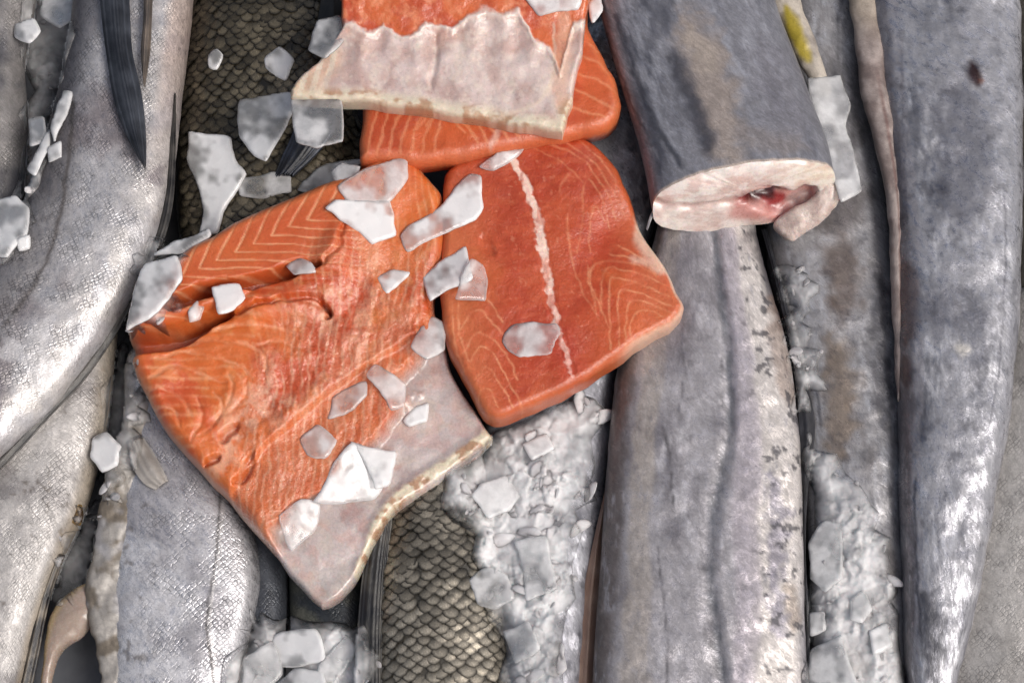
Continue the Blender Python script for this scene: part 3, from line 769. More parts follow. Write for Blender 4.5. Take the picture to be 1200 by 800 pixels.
fish_i = thing('ribbon_fish', 'bright silver ribbon fish tapering to its tail with a small blood spot', 'fish', P(np.array(1110.), np.array(400.), 40.))
I_L = [(1000, -120), (1014, 0), (1028, 110), (1040, 210), (1046, 310), (1050, 410), (1053, 510), (1056, 610), (1059, 710), (1064, 800), (1074, 930)]
I_R = [(1190, -120), (1194, 0), (1197, 110), (1198, 210), (1196, 310), (1190, 410), (1178, 510), (1162, 610), (1144, 710), (1122, 800), (1094, 930)]
body(fish_i, 'body', I_L, I_R, [95, 96, 97, 98, 98, 98, 97, 95, 92, 88, 82], [36, 38, 40, 41, 41, 40, 39, 37, 33, 27, 18], M['ribbon'],
     ribbon_paint('#a9a9af', '#696a72', '#dcdce1', stripes=[([(1178, 230), (1178, 330), (1172, 420), (1160, 500)], .9, '#4c4c55', .6), ([(1072, 560), (1074, 660), (1080, 760)], 1.3, '#3c3c45', .7), ([(1056, 60), (1058, 160), (1062, 260)], 1.2, '#6f6c74', .5)],
                  dark_x=[(-.92, .16, '#6a6468', .7)], pale_x=[(-.75, .12, '#a7a2a6', .5), (.86, .1, '#b0b0b8', .5)],
                  tints=[([(1138, 76), (1142, 87), (1146, 98)], 6.5, '#2a0605', 1.0, 1.5), ([(1150, 94), (1150, 96)], 3, '#7c4a33', .6, 1), ([(1062, 310), (1066, 350), (1064, 400)], 8, '#5d4842', .7, 6), ([(1058, 420), (1062, 450)], 6, '#584440', .7, 5),
                         ([(1120, 100), (1130, 180), (1125, 250)], 24, '#62626c', .55, 16), ([(1090, 340), (1100, 380)], 22, '#5e5e68', .6, 14), ([(1085, 700), (1095, 760), (1092, 820)], 9, '#34353d', .8, 8), ([(1120, 410), (1136, 412)], 6, '#d8d2c8', .7, 5)],
                  spots=.35, seed=74, metal=.62, rough=.34), 380, 190, 2.7, disp=lump(3.0, 46, 15))
def paint_iflap(px, py, X, UV):
    n = fbm(px, py, 20, 4, 97)
    c = mix(lin('#a39690'), lin('#7f716c'), ss(.35, .65, n)); c = mix(c, lin('#6a4b44'), .7 * ss(.25, .0, np.abs(X - .25)) * ss(60, 130, py)); c = mix(c, lin('#b4a894'), .5 * ss(60, 0, py))
    return c, parr(px, .1, .38, .2)
body(fish_i, 'belly_flap', [(984, -80), (994, 0), (1003, 60), (1009, 110), (1022, 160), (1034, 210), (1041, 260), (1044, 320), (1047, 390), (1050, 470)], [(1024, -80), (1030, 0), (1036, 60), (1042, 110), (1050, 160), (1056, 210), (1058, 260), (1058, 320), (1059, 390), (1056, 470)],
     [108, 110, 112, 113, 114, 114, 112, 110, 108, 104], [10, 11, 12, 12, 11, 10, 10, 9, 8, 5], M['plain'], paint_iflap, 200, 50, 2.0, disp=lump(2.5, 26, 19))

fish_j = thing('grey_fish', 'tan grey fine-scaled fish partly covered by the tail of the bright silver ribbon fish', 'fish', P(np.array(1230.), np.array(660.), 5.))
body(fish_j, 'body', [(1170, 330), (1158, 430), (1140, 520), (1118, 620), (1100, 720), (1092, 820), (1090, 940)], [(1330, 330), (1345, 430), (1350, 520), (1350, 620), (1345, 720), (1340, 820), (1330, 940)], 56, [46, 50, 54, 54, 54, 52, 46], M['hake'],
     dark_paint('#b4b0ac', '#96928e', 50, 81, .12, .45, .65), 200, 120, disp=lump(2, 40, 16))
fish_k = thing('grey_fish', 'dull dark fish along the far side of the bright silver ribbon fish', 'fish', P(np.array(1260.), np.array(150.), 5.))
body(fish_k, 'body', [(1180, -160), (1178, -40), (1176, 80), (1178, 200), (1182, 330), (1192, 440)], [(1340, -160), (1345, -40), (1345, 80), (1340, 200), (1335, 330), (1320, 440)], 46, [38, 44, 46, 46, 44, 36], M['hake'],
     dark_paint('#6b675f', '#45433f', 50, 82, .15, .45, .6), 120, 80)

# ---- the cut ribbon fish with its raw end
fish_g = thing('cut_ribbon_fish', 'dark grey ribbon fish cut across, its raw pinkish-white end towards the broad one', 'fish', P(np.array(850.), np.array(120.), 95.))
G_L = [(676, -150), (690, -60), (703, 10), (722, 80), (742, 145), (755, 190), (765, 236)]
G_R = [(880, -150), (894, -60), (910, 10), (936, 80), (954, 130), (968, 165), (978, 205)]
GZ, GT = 148.0, 40.0
def shear(V):
    s = np.linspace(0, 1, V.shape[0])
    f = ss(.70, 1.0, s)[:, None]
    V = V.copy(); V[:, :, 1] += f * 7 * (fbm(V[:, :, 0] + 900, V[:, :, 2] + 300, 22, 3, 98) - .5); V[:, :, 1] -= f * (GZ + GT - V[:, :, 2]) * .60 - f * 14
    return V
def paint_g(px, py, X, UV):
    f = ribbon_paint('#86868d', '#4c4e58', '#a4a5ad', stripes=[([(722, 20), (745, 90), (770, 150), (800, 195)], 3, '#2f313b', .8), ([(712, 40), (735, 110), (765, 170)], 1.2, '#2c2d36', .7)],
                     tints=[([(806, 25), (826, 70), (838, 110), (846, 150), (858, 182)], 19, '#a0938a', .85, 16), ([(812, 40), (830, 80)], 9, '#b5a89c', .6, 10), ([(790, 60), (815, 130), (830, 175)], 9, '#34353f', .8, 8), ([(895, 60), (915, 110), (935, 160)], 22, '#7d7b82', .7, 14), ([(870, 150), (900, 165), (940, 172)], 10, '#857b76', .5, 8)], seed=75, metal=.35, rough=.4)
    c, p = f(px, py, X, UV)
    rim = ss(.990, .998, UV[..., 0] / UV[..., 0].max())
    return mix(c, lin('#cbb9ac'), rim), p
gbody, GV = body(fish_g, 'body', G_L, G_R, GZ, [36, 38, 40, 40, 40, 40, 39], M['ribbon'], paint_g, 240, 170, 2.6, disp=None, ends=(True, False), post=shear, caps2=False)
ring = GV[-1]; cen = ring.mean(0)
nr = 46
fr = np.linspace(0, 1, nr)
CF = cen[None, None] + (ring[None] - cen) * fr[::-1, None, None]
nrm = np.array([0, -.86, .51])
px, py = proj(CF)
_rad = fr[::-1][:, None]
bulge = 6 * (1 - _rad ** 3) + 2.4 * (fbm(px, py, 26, 3, 90) - .5) * 2 * ss(1, .9, _rad)
seamline = stroke(px, py, [(764, 236), (800, 240), (840, 236), (880, 230), (905, 226)], 2.2, 4, taper=False, jit=3)
cav = stroke(px, py, [(880, 230), (900, 233), (925, 234), (952, 224)], 11, 7, jit=4)
bulge = bulge - 4 * seamline - 15 * cav
CF = CF + nrm * bulge[..., None]
n = fbm(px, py, 24, 4, 91)
cc = mix(lin('#e6dad2'), lin('#d3b9b0'), ss(.4, .7, n)); cc = mix(cc, lin('#e2d3bd'), .7 * ss(890, 960, px) * ss(225, 205, py))
mus = fbm(px * .5 + py * .2, py * 1.4, 7, 3, 93)
cc = mix(cc, lin('#c9a89f'), .5 * ss(.52, .66, mus)); cc = mix(cc, lin('#f0e8e2'), .4 * ss(.48, .36, mus))
cc = mix(cc, lin('#b98f86'), .6 * seamline)
cc = mix(cc, lin('#c07c74'), .8 * stroke(px, py, [(862, 246), (885, 238), (915, 240), (948, 228)], 15, 10, jit=5))
cc = mix(cc, lin('#8f2226'), .9 * stroke(px, py, [(870, 230), (888, 230), (906, 238), (922, 238)], 7, 6, jit=5))
cc = mix(cc, lin('#3c0a0c'), .95 * stroke(px, py, [(874, 226), (886, 233), (897, 229), (906, 236)], 6.5, 5, jit=4))
cc = mix(cc, lin('#42402a'), .9 * stroke(px, py, [(908, 222), (916, 223)], 3, 3))
cc = mix(cc, lin('#9b8a86'), .7 * stroke(px, py, [(925, 240), (946, 232)], 6, 5))
nt_ = ring.shape[0]
child(fish_g, 'cut_face', CF.reshape(-1, 3), [quad_grid(nr, nt_, True)[:, ::-1]], M['white_flesh'], col=cc.reshape(-1, 3), par=np.broadcast_to(np.array([.5, .30, .3]), (nr * nt_, 3)), uv=CF.reshape(-1, 3)[:, :2] / 100)
def paint_gflap(px, py, X, UV):
    n = fbm(px, py, 16, 4, 95); return mix(lin('#d8c7bd'), lin('#b9a49c'), ss(.4, .7, n)), parr(px, .4, .3, .8)
body(fish_g, 'flap', [(962, 214), (950, 232), (925, 246), (908, 258), (905, 268)], [(980, 218), (982, 238), (962, 260), (942, 274), (926, 284)], [140, 132, 124, 116, 110], [8, 12, 12, 10, 7], M['white_flesh'], paint_gflap, 60, 40, 2.2, disp=lump(2, 14, 17))
def paint_gb(px, py, X, UV):
    n = fbm(px, py, 22, 4, 96)
    c = mix(lin('#bdb3a6'), lin('#948b83'), ss(.4, .7, n))
    c = mix(c, lin('#a8952c'), .95 * stroke(px, py, [(922, 10), (934, 42), (946, 70)], 6, 6, jit=3))
    return c, parr(px, .05, .35, .3)
body(fish_g, 'belly_flap', [(888, -60), (902, 0), (916, 30), (932, 66), (950, 98), (958, 116)], [(928, -60), (938, 0), (950, 34), (962, 66), (972, 98), (974, 116)], [128, 126, 124, 122, 118, 114], [9, 10, 11, 11, 9, 6], M['plain'], paint_gb, 90, 44, 2.0, disp=lump(2, 20, 18))
fin(fish_g, 'fin_spine', [(770, 236), (762, 252), (757, 268)], [(773, 238), (765, 254), (759, 270)], [142, 136, 130], '#6d6b70', '#b9b5b4', 2, 1, ns=20, nt=8, arch=1)

# ================================================================ salmon fillets
def chev(x, y, o, ang, period, up, dn, warp=5, seed=0, duty=.12):
    """nested V lines: apexes on a line through o along ang, arms leaning by up/dn"""
    x = x + warp * 2 * (fbm(x, y, 45, 2, seed) - .5); y = y + warp * 2 * (fbm(x, y, 45, 2, seed + 5) - .5)
    e = np.array([math.cos(ang), math.sin(ang)]); p = np.array([e[1], -e[0]])
    a = (x - o[0]) * e[0] + (y - o[1]) * e[1]; q = (x - o[0]) * p[0] + (y - o[1]) * p[1]
    f = (a - up * np.maximum(q, 0) - dn * np.maximum(-q, 0)) / period
    t = np.abs(f - np.round(f))
    return 1 - ss(duty * .35, duty, t), a, q, f

ORANGE, DEEP, FAT, MEMB = lin('#d4592a'), lin('#b8331a'), lin('#efb48a'), lin('#d8bcb0')
CREAM = lin('#ddcdb0')

# ---- biggest fillet
S1 = [(150, 392), (163, 362), (183, 328), (214, 297), (262, 268), (330, 236), (398, 208), (440, 190), (472, 183), (500, 204), (519, 232), (524, 280), (512, 325), (508, 360), (520, 392), (528, 425), (548, 460), (574, 503), (576, 506),
      (562, 523), (530, 548), (485, 578), (452, 602), (434, 636), (416, 672), (398, 694), (376, 706), (373, 706), (350, 682), (320, 645), (288, 608), (256, 570), (216, 530), (182, 486), (160, 440)]
S1p = smooth_poly(S1, 300, 1.0, 1)
GROOVE = [(150, 398), (190, 390), (232, 376), (262, 362), (300, 340), (336, 328), (366, 328)]
MEMB_LINE = [(524, 375), (500, 408), (478, 440), (468, 480), (440, 512), (405, 540), (380, 565), (350, 590), (318, 620), (312, 650)]
RIM_LINE = [(573, 505), (540, 528), (500, 554), (466, 580), (446, 604), (432, 634), (420, 668)]
# grain lines traced along the muscle
GRAIN = [[(176, 446), (200, 432), (222, 434), (246, 446), (268, 452)], [(186, 424), (214, 415), (246, 420), (278, 430), (296, 448)], [(210, 410), (250, 402), (292, 408), (310, 420), (312, 440)],
         [(166, 462), (190, 458), (216, 470), (226, 492)], [(180, 478), (204, 482), (214, 504)], [(232, 470), (238, 492), (226, 520)], [(252, 462), (262, 476), (252, 500), (236, 515)], [(270, 440), (274, 462), (262, 486), (250, 500)],
         [(290, 450), (288, 470), (270, 484), (246, 498)], [(246, 392), (290, 384), (330, 388), (350, 398)], [(300, 410), (330, 404), (350, 412)], [(280, 372), (320, 360), (352, 358), (380, 366)], [(238, 384), (262, 378), (300, 372)]]
GAPS = [([(262, 518), (270, 508), (278, 502)], 5.5), ([(242, 545), (250, 540), (256, 536)], 4), ([(276, 566), (284, 560), (290, 548), (298, 534)], 4.5), ([(330, 330), (345, 322), (370, 318)], 7), ([(228, 348), (250, 343), (272, 338)], 6), ([(380, 358), (388, 372), (384, 376)], 2)]

def s1_fields(x, y):
    dg, _ = seg_dist(x, y, crom(GROOVE, 40))
    gy = np.interp(x, [p[0] for p in GROOVE], [p[1] for p in GROOVE])
    above = ss(6, -6, y - gy) * ss(470, 380, x + .4 * (y - 300))        # lobe with the chevrons
    xm = np.interp(y, [p[1] for p in MEMB_LINE], [p[0] for p in MEMB_LINE])
    w = 22 * (fbm(x, y, 40, 4, 101) - .5) * 2
    memb = ss(-8, 14, (x - xm + (y - 500) * .0) + w) * ss(360, 395, y) * ss(300, 330, x)
    return dg, above, memb

G1 = [(146, 404), (170, 404), (195, 400), (218, 393), (242, 382), (268, 370)]
G2 = [(204, 362), (232, 353), (262, 345), (292, 337), (335, 326), (374, 317)]
def s1_rib(x, y):
    """wet, torn ridges running down the belly side, broken up along their length"""
    xx = x + 10 * (fbm(x, y, 60, 2, 102) - .5) * 2 + .16 * (y - 450)
    r = fbm(xx, y * .16, 11, 3, 150)
    r = ss(.44, .72, r)
    zone = ss(300, 350, x + (y - 400) * .35 + 40 * (fbm(x, y, 50, 3, 103) - .5)) * ss(250, 340, y)
    return r, zone

def wedge(x, y, pts, w0, w1, soft, seed):
    xj = x + 5 * (fbm(x, y, 30, 3, seed) - .5); yj = y + 8 * (fbm(x, y, 34, 3, seed + 1) - .5)
    dd, t = seg_dist(xj, yj, crom(pts, 30)); w = w0 + (w1 - w0) * t
    return 1 - ss(w * .45, w + soft, dd)

STEP = [(268, 578), (280, 564), (292, 548), (304, 530), (330, 506), (360, 482), (392, 456), (425, 432), (452, 416), (480, 396)]
def s1_low(x, y):
    """lower terrace between the torn flakes and the belly wall"""
    yl = np.interp(x + 6 * (fbm(x, y, 16, 3, 180) - .5), [p_[0] for p_ in STEP], [p_[1] for p_ in STEP])
    return ss(-3, 5, y - yl) * ss(262, 275, x)

def s1_deep(x, y):
    g = np.maximum(wedge(x, y, G1, 15, 3, 5, 151), .75 * wedge(x, y, G2, 8, 2, 4, 152))
    return g

def s1_top(x, y, d):
    dg, above, memb = s1_fields(x, y)
    r, zone = s1_rib(x, y)
    T = 50 + 12 * above - 30 * memb
    z = 96 + T * (.36 + .64 * edge_round(d, 17 - 11 * memb))
    z += 9 * stroke(x, y, [(300, 366), (345, 352), (384, 330), (396, 290)], 13, 18)
    z += 6 * stroke(x, y, [(180, 378), (240, 364), (300, 352)], 6, 9)
    z -= 34 * s1_deep(x, y) + 9 * s1_low(x, y) * (1 - memb)
    z -= 8 * stroke(x, y, [(256, 376), (300, 362), (340, 355), (374, 354), (386, 370)], 2.2, 3, jit=3) + 5 * stroke(x, y, [(372, 322), (396, 300), (404, 270)], 2, 4, jit=4)
    z += 5 * stroke(x, y, [(280, 376), (330, 368), (376, 370)], 7, 9)
    for pts, w in GAPS: z -= 9 * stroke(x, y, pts, w * .8, w * .9, jit=2.5)
    z += 10 * (fbm(x, y, 50, 3, 105) - .5) * (1 - .7 * above)
    z += (1 - above) * (1 - .55 * memb) * (4.0 * (fbm(x, y, 28, 3, 106) - .5) + (6.0 - 3 * s1_low(x, y)) * (fbm(x, y, 17, 3, 107) - .5) * zone)
    z += .7 * (r - .4) * zone * (1 - memb)
    for g in GRAIN: z -= 1.3 * stroke(x, y, g, 1.4, 3, jit=2)
    rim = stroke(x, y, RIM_LINE, 8, 8, taper=False, jit=2)
    z += 3 * rim + 1.5 * rim * (fbm(x, y, 9, 3, 108) - .5) * 2
    c, a, q, f = chev(x, y, (258, 312), math.atan2(-62, 142), 23, 1.16, 2.1, 3, 109)
    return z - .6 * c * above

def s1_paint(x, y, d, z):
    dg, above, memb = s1_fields(x, y)
    r, zone = s1_rib(x, y)
    n = fbm(x, y, 60, 4, 111); n2 = fbm(x, y, 14, 4, 112); n3 = fbm(x, y, 6, 3, 113)
    c = mix(lin('#d36c30'), lin('#c35226'), ss(.38, .66, n))
    c = mix(c, lin('#da8a50'), .5 * ss(.52, .75, n2) * (1 - above))
    c = mix(c, lin('#c25c2e'), above * .7)
    ch, a, q, f = chev(x, y, (258, 312), math.atan2(-62, 142), 23, 1.16, 2.1, 3, 109, .13)
    ch = ch * (.55 + .45 * ss(.3, .6, n2))
    ch2, *_ = chev(x, y, (258, 312), math.atan2(-62, 142), 7.7, 1.16, 2.1, 4, 119, .2)
    edge = ss(.25, .9, q / 60)
    c = mix(c, lin('#e3a074'), np.clip(.85 * ch * above * ss(-30, -8, -np.abs(q) + 60) + .45 * ch2 * above * edge, 0, 1))
    c = mix(c, lin('#dd8a58'), .45 * above * (1 - ss(2, 26, d)))
    g = np.zeros(x.shape)
    for k_, gp in enumerate(GRAIN): g = np.maximum(g, .6 * stroke(x, y, gp, 1.3, 2.2, jit=3, seed=k_) * (.35 + .65 * ss(.35, .6, n2)))
    c = mix(c, lin('#efae86'), .75 * g)
    # pale connective films over the ridges
    film = zone * (1 - memb) * (.7 * r * ss(.36, .6, n2 + .06) + .45 * ss(.52, .68, n3) * ss(.42, .6, n2))
    c = mix(c, lin('#e0b093'), np.clip(film * .5, 0, .55))
    c = mix(c, lin('#cf8058'), .4 * zone * ss(.4, .7, fbm(x, y, 30, 3, 114)) * (1 - memb))
    c = mix(c, lin('#e2a98e'), .7 * stroke(x, y, [(242, 560), (270, 520), (300, 480), (330, 470)], 16, 20, jit=10) * ss(.42, .64, n2))
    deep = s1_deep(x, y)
    xw = x + 6 * (fbm(x, y, 55, 2, 160) - .5) * 2; yw = y + 6 * (fbm(x, y, 55, 2, 161) - .5) * 2
    aa = -.5 * (xw - 300) + .86 * (yw - 410); qq = .86 * (xw - 300) + .5 * (yw - 410); sq = np.sqrt(qq * qq + 60) 
    ff = (aa - np.where(qq > 0, 1.55, .62) * sq) / 13.0
    fl = (1 - ss(.0, .30, np.abs(ff - np.round(ff)))) * (1 - above) * (1 - zone) * (.25 + .75 * ss(.35, .62, n2))
    c = mix(c, lin('#e3a075'), .5 * fl)
    xs_ = x + 7 * (fbm(x, y, 30, 3, 162) - .5) * 2 + .1 * (y - 450)
    ff = xs_ / 9.5; lo = s1_low(x, y); vl = (1 - ss(.0, .26, np.abs(ff - np.round(ff)))) * np.maximum(zone, lo) * (1 - memb) * np.maximum(.3 + .7 * ss(.42, .6, fbm(x, y * .4, 16, 3, 163)), .75 * lo)
    c = mix(c, lin('#c8683a'), .55 * lo * (1 - memb))
    c = mix(c, lin('#e6b493'), .5 * vl)
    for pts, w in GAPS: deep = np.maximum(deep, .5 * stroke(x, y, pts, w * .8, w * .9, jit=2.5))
    c = mix(c, lin('#8f3a20'), .6 * deep)  # shade in the grooves and gaps painted into the flesh colour
    # belly wall
    mc = mix(lin('#c6bbb8'), lin('#b5a7a4'), ss(.4, .68, fbm(x, y, 34, 4, 115)))
    mc = mix(mc, lin('#c9bdb2'), .5 * ss(.5, .68, fbm(x, y, 20, 4, 116))); mc = mix(mc, lin('#a3a09c'), .6 * ss(640, 700, y))
    c = mix(c, mc, .96 * memb * (.85 + .15 * ss(.35, .55, n2)))
    rim = stroke(x, y, RIM_LINE, 6, 4, taper=False, jit=3)
    rc = mix(lin('#ddd0b6'), lin('#b08a6a'), ss(.54, .68, fbm(x, y, 13, 3, 117)))
    c = mix(c, rc, .95 * rim)
    c = mix(c, lin('#e3b79a'), .5 * (1 - ss(0, 5, d)) * (1 - memb))
    coat = .35 + .6 * zone * (1 - above) * (1 - .6 * memb) + .3 * memb
    return c, parr(x, coat, .40 - .12 * zone, (.7 + .6 * zone) * (1 - .6 * memb))

fil1 = thing('salmon_fillet', 'biggest salmon fillet, gaping orange flesh with a pale belly wall and cream rim', 'salmon fillet', P(np.array(350.), np.array(440.), 92.))
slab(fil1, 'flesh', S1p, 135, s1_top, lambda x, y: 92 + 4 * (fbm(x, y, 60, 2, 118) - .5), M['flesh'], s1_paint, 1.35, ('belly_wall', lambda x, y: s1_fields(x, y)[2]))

# ---- redder fillet with the white fat line
S2 = [(522, 206), (560, 182), (620, 168), (668, 163), (696, 170), (722, 198), (742, 240), (750, 268), (776, 310), (797, 352), (800, 368), (788, 382), (750, 406), (712, 432), (668, 460), (622, 480), (580, 495), (560, 476), (540, 438), (522, 400), (516, 340), (518, 270)]
S2p = smooth_poly(S2, 260, .7, 2)
FATL = [(588, 172), (600, 190), (616, 220), (626, 250), (634, 285), (641, 320), (645, 350), (652, 385), (660, 410), (666, 430), (671, 448)]
ARCS_L = [[(560, 478), (566, 462), (574, 464), (584, 484)], [(556, 452), (568, 436), (578, 444), (602, 482)], [(552, 430), (564, 412), (580, 424), (606, 470), (612, 488)], [(545, 420), (556, 398), (572, 400), (592, 418), (606, 450)], [(540, 395), (550, 374), (566, 372), (582, 388), (598, 412)], [(566, 354), (578, 364), (590, 384)],
          [(530, 360), (532, 400), (545, 440)], [(536, 350), (538, 390), (550, 430)]]
VS_R = [[(738, 404), (738, 385), (748, 370), (764, 370), (776, 378)], [(733, 412), (733, 372), (740, 358), (760, 362), (784, 372)], [(724, 416), (724, 362), (728, 346), (755, 352), (788, 366)], [(714, 416), (714, 340), (722, 332), (756, 340), (784, 354)],
        [(706, 372), (704, 340), (708, 322), (718, 318), (750, 326), (778, 340)], [(700, 380), (692, 345), (692, 320), (705, 310), (742, 314), (768, 326)], [(712, 390), (702, 362), (690, 335), (689, 315)], [(715, 300), (735, 306), (755, 316), (768, 330)], [(722, 290), (740, 300), (756, 312)],
        [(676, 300), (682, 262), (684, 222), (692, 218), (706, 240), (714, 270)], [(690, 300), (692, 260), (698, 246), (708, 262)], [(640, 172), (680, 190), (706, 222), (722, 258)], [(660, 170), (694, 194), (716, 226), (732, 256)], [(620, 176), (660, 196), (684, 220)], [(676, 168), (708, 198), (730, 240)], [(664, 260), (668, 300), (680, 340), (700, 380)], [(655, 230), (664, 210), (672, 214)]]
def s2_top(x, y, d):
    z = 116 + 26 * (.45 + .55 * edge_round(d, 11))
    z += 8 * ss(240, 420, y) + 6 * (fbm(x, y, 70, 2, 121) - .5) + 2.2 * (fbm(x, y, 16, 3, 122) - .5)
    # a soft dent across the thick side, the upper part sinks under the other fillets
    z -= 6 * (1 - ss(0, 55, np.abs((x - 690) * .55 + (y - 300) * .85))) * ss(650, 700, x)
    z -= 1.6 * stroke(x, y, FATL, 4, 5) - 1.2 * stroke(x, y, FATL, 3, 3, jit=2) * fbm(x, y, 6, 2, 123) * 2
    z -= 2.5 * stroke(x, y, [(566, 284), (572, 294), (578, 302)], 4, 5, jit=3)
    return z
def s2_paint(x, y, d, z):
    n = fbm(x, y, 70, 4, 125); n2 = fbm(x, y, 12, 4, 126)
    c = mix(lin('#cc6030'), lin('#b64320'), ss(.34, .60, n)); c = mix(c, lin('#cc7444'), .5 * ss(620, 540, x)); c = mix(c, lin('#a83e22'), .5 * ss(280, 190, y))
    mid, _ = seg_dist(x, y, crom(FATL, 30))
    c = mix(c, lin('#ac4022'), .6 * (1 - ss(20, 85, mid)))
    c = mix(c, lin('#cc7146'), .6 * ss(70, 120, mid))
    g = np.zeros(x.shape)
    for k_, p in enumerate(ARCS_L + VS_R): g = np.maximum(g, stroke(x, y, p, .8, 1.3, taper=k_ % 2 == 0, jit=2.2, seed=k_) * (.9 if k_ < 17 else .6))
    c = mix(c, lin('#e59d72'), .75 * g * (.35 + .65 * ss(.3, .6, n2)))
    q, t = seg_dist(x + 5 * (fbm(x, y, 8, 3, 127) - .5) * 2, y, crom(FATL, 60))
    w = np.interp(t, [0, .1, .45, .65, .75, .85, 1], [2.5, 4.5, 7, 6, 4, 3, 1.6])
    fat = (1 - ss(w * .55, w, q)) * (.45 + .55 * ss(.32, .55, fbm(x, y * .5, 7, 3, 128)))
    c = mix(c, lin('#d98d6c'), .35 * ss(.74, .84, fbm(x, y, 4, 2, 170)) * ss(120, 30, mid)); c = mix(c, lin('#c9603a'), .35 * ss(.5, .64, fbm(x * .3, y + .2 * x, 6, 3, 171)))
    c = mix(c, lin('#f0cdbd'), np.clip(fat, 0, 1))
    bloom = (1 - ss(4, 26, q)) * ss(.5, .9, t)
    c = mix(c, lin('#b8402c'), .5 * bloom)
    rim = (1 - ss(2.5, 6.5, d + 3 * (fbm(x, y, 10, 3, 129) - .5))) * ss(715, 750, x) * ss(245, 275, y)
    c = mix(c, lin('#e6cdb8'), .9 * rim)
    low = (1 - ss(3, 13, d)) * ss(400, 440, y + .4 * (x - 600))
    c = mix(c, lin('#d47c4c'), .35 * low)
    c = mix(c, lin('#e0c0aa'), .75 * stroke(x, y, [(748, 268), (752, 286), (766, 304), (776, 320)], 7, 7, jit=4))
    c = mix(c, lin('#e8c4ae'), .6 * stroke(x, y, [(738, 306), (756, 312), (770, 322)], 4, 5, jit=4))
    return c, parr(x, .40, .38, .8)
fil2 = thing('salmon_fillet', 'red-orange salmon fillet with a white fat line down its middle', 'salmon fillet', P(np.array(650.), np.array(330.), 100.))
slab(fil2, 'flesh', S2p, 130, s2_top, lambda x, y: 110 + 0 * x, M['flesh'], s2_paint, 1.4, ('fat_line', lambda x, y: (seg_dist(x, y, crom(FATL, 60))[0] < 5.5) * 1.0))

# ---- fillet under the membrane piece
S4 = [(428, 110), (424, 150), (421, 188), (445, 190), (500, 193), (545, 186), (600, 176), (650, 166), (690, 158), (716, 148), (727, 128), (722, 98), (706, 66), (690, 34), (676, 0), (560, -10), (450, 20)]
S4p = smooth_poly(S4, 200, .8, 3)
L4 = [[(430 + 13 * i, 186 - i * .8), (436 + 13 * i, 160 - i), (444 + 14 * i, 128)] for i in range(7)] + [[(500, 150), (520, 136), (545, 160)], [(486, 158), (520, 130), (560, 168)]] + [[(560 + 12 * i, 172 - i * 1.8), (548 + 13 * i, 152), (540 + 13 * i, 138)] for i in range(5)] + [[(668, 130), (690, 136), (712, 144)], [(674, 110), (696, 120), (722, 134)], [(680, 92), (700, 98), (722, 112)], [(684, 70), (700, 78), (714, 92)], [(690, 56), (702, 66)]]
def s4_top(x, y, d): return 132 + 28 * (.45 + .55 * edge_round(d, 13)) + 6 * (fbm(x, y, 40, 3, 131) - .5)
def s4_paint(x, y, d, z):
    n = fbm(x, y, 50, 4, 132); n2 = fbm(x, y, 12, 3, 133)
    c = mix(lin('#c45a2c'), lin('#b0451e'), ss(.4, .65, n))
    g = np.zeros(x.shape)
    for k_, p in enumerate(L4): g = np.maximum(g, stroke(x, y, p, 1.0, 1.6, jit=2.5, seed=k_, taper=False))
    c = mix(c, lin('#dd946a'), .55 * g)
    c = mix(c, lin('#d87a50'), .6 * (1 - ss(4, 16, d)))
    c = mix(c, lin('#e0b9a8'), .6 * stroke(x, y, [(588, 148), (580, 165), (576, 176)], 3, 4, jit=3))
    return c, parr(x, .35, .40, .8)
fil4 = thing('salmon_fillet', 'orange salmon fillet mostly covered by the membrane-lined piece', 'salmon fillet', P(np.array(580.), np.array(120.), 125.))
slab(fil4, 'flesh', S4p, 150, s4_top, lambda x, y: 124 + 0 * x, M['flesh'], s4_paint, 1.7)

# ---- belly piece lined with pale membrane
S3 = [(402, -70), (400, 0), (398, 36), (372, 68), (346, 94), (340, 105), (340, 106), (346, 113), (400, 117), (440, 121), (500, 129), (560, 138), (610, 146), (656, 153), (659, 153), (666, 130), (676, 88), (684, 40), (690, 0), (694, -70)]
S3p = smooth_poly(S3, 260, 1.0, 4)
TORN = [(392, 48), (404, 28), (420, 34), (436, 40), (450, 28), (470, 44), (500, 32), (530, 36), (548, 22), (570, 14), (590, 22), (608, 18), (626, 46), (646, 60), (656, 84), (662, 60), (672, 30), (690, 20)]
def s3_memb(x, y):
    ty = np.interp(x, [p[0] for p in TORN], [p[1] for p in TORN])
    return ss(-5, 7, y - ty + 16 * (fbm(x, y, 16, 4, 141) - .5))
def s3_top(x, y, d):
    m = s3_memb(x, y)
    z = 168 + 15 * (.6 + .4 * edge_round(d, 5)) + 16 * ss(60, -20, y) + 6 * (fbm(x, y, 40, 3, 142) - .5)
    z += 3 * np.cos((x - 420) / 10.5 * 1.0) * m * ss(.3, .7, fbm(x, y, 60, 2, 143)) * .35
    z += 2.2 * (np.abs(fbm(x, y, 24, 4, 144) - .5) * 2) + 1.4 * np.sin((x + 14 * fbm(x, y, 40, 2, 149)) / 5.2) * m * ss(95, 55, y) + 2.5 * (m * (1 - m) * 4)
    z += 1.2 * stroke(x, y, [(350, 104), (420, 108), (500, 118), (580, 130), (655, 144)], 8, 8, taper=False, jit=2)
    z -= 3 * stroke(x, y, [(512, 40), (510, 70), (505, 100)], 2, 5, jit=2)
    return z
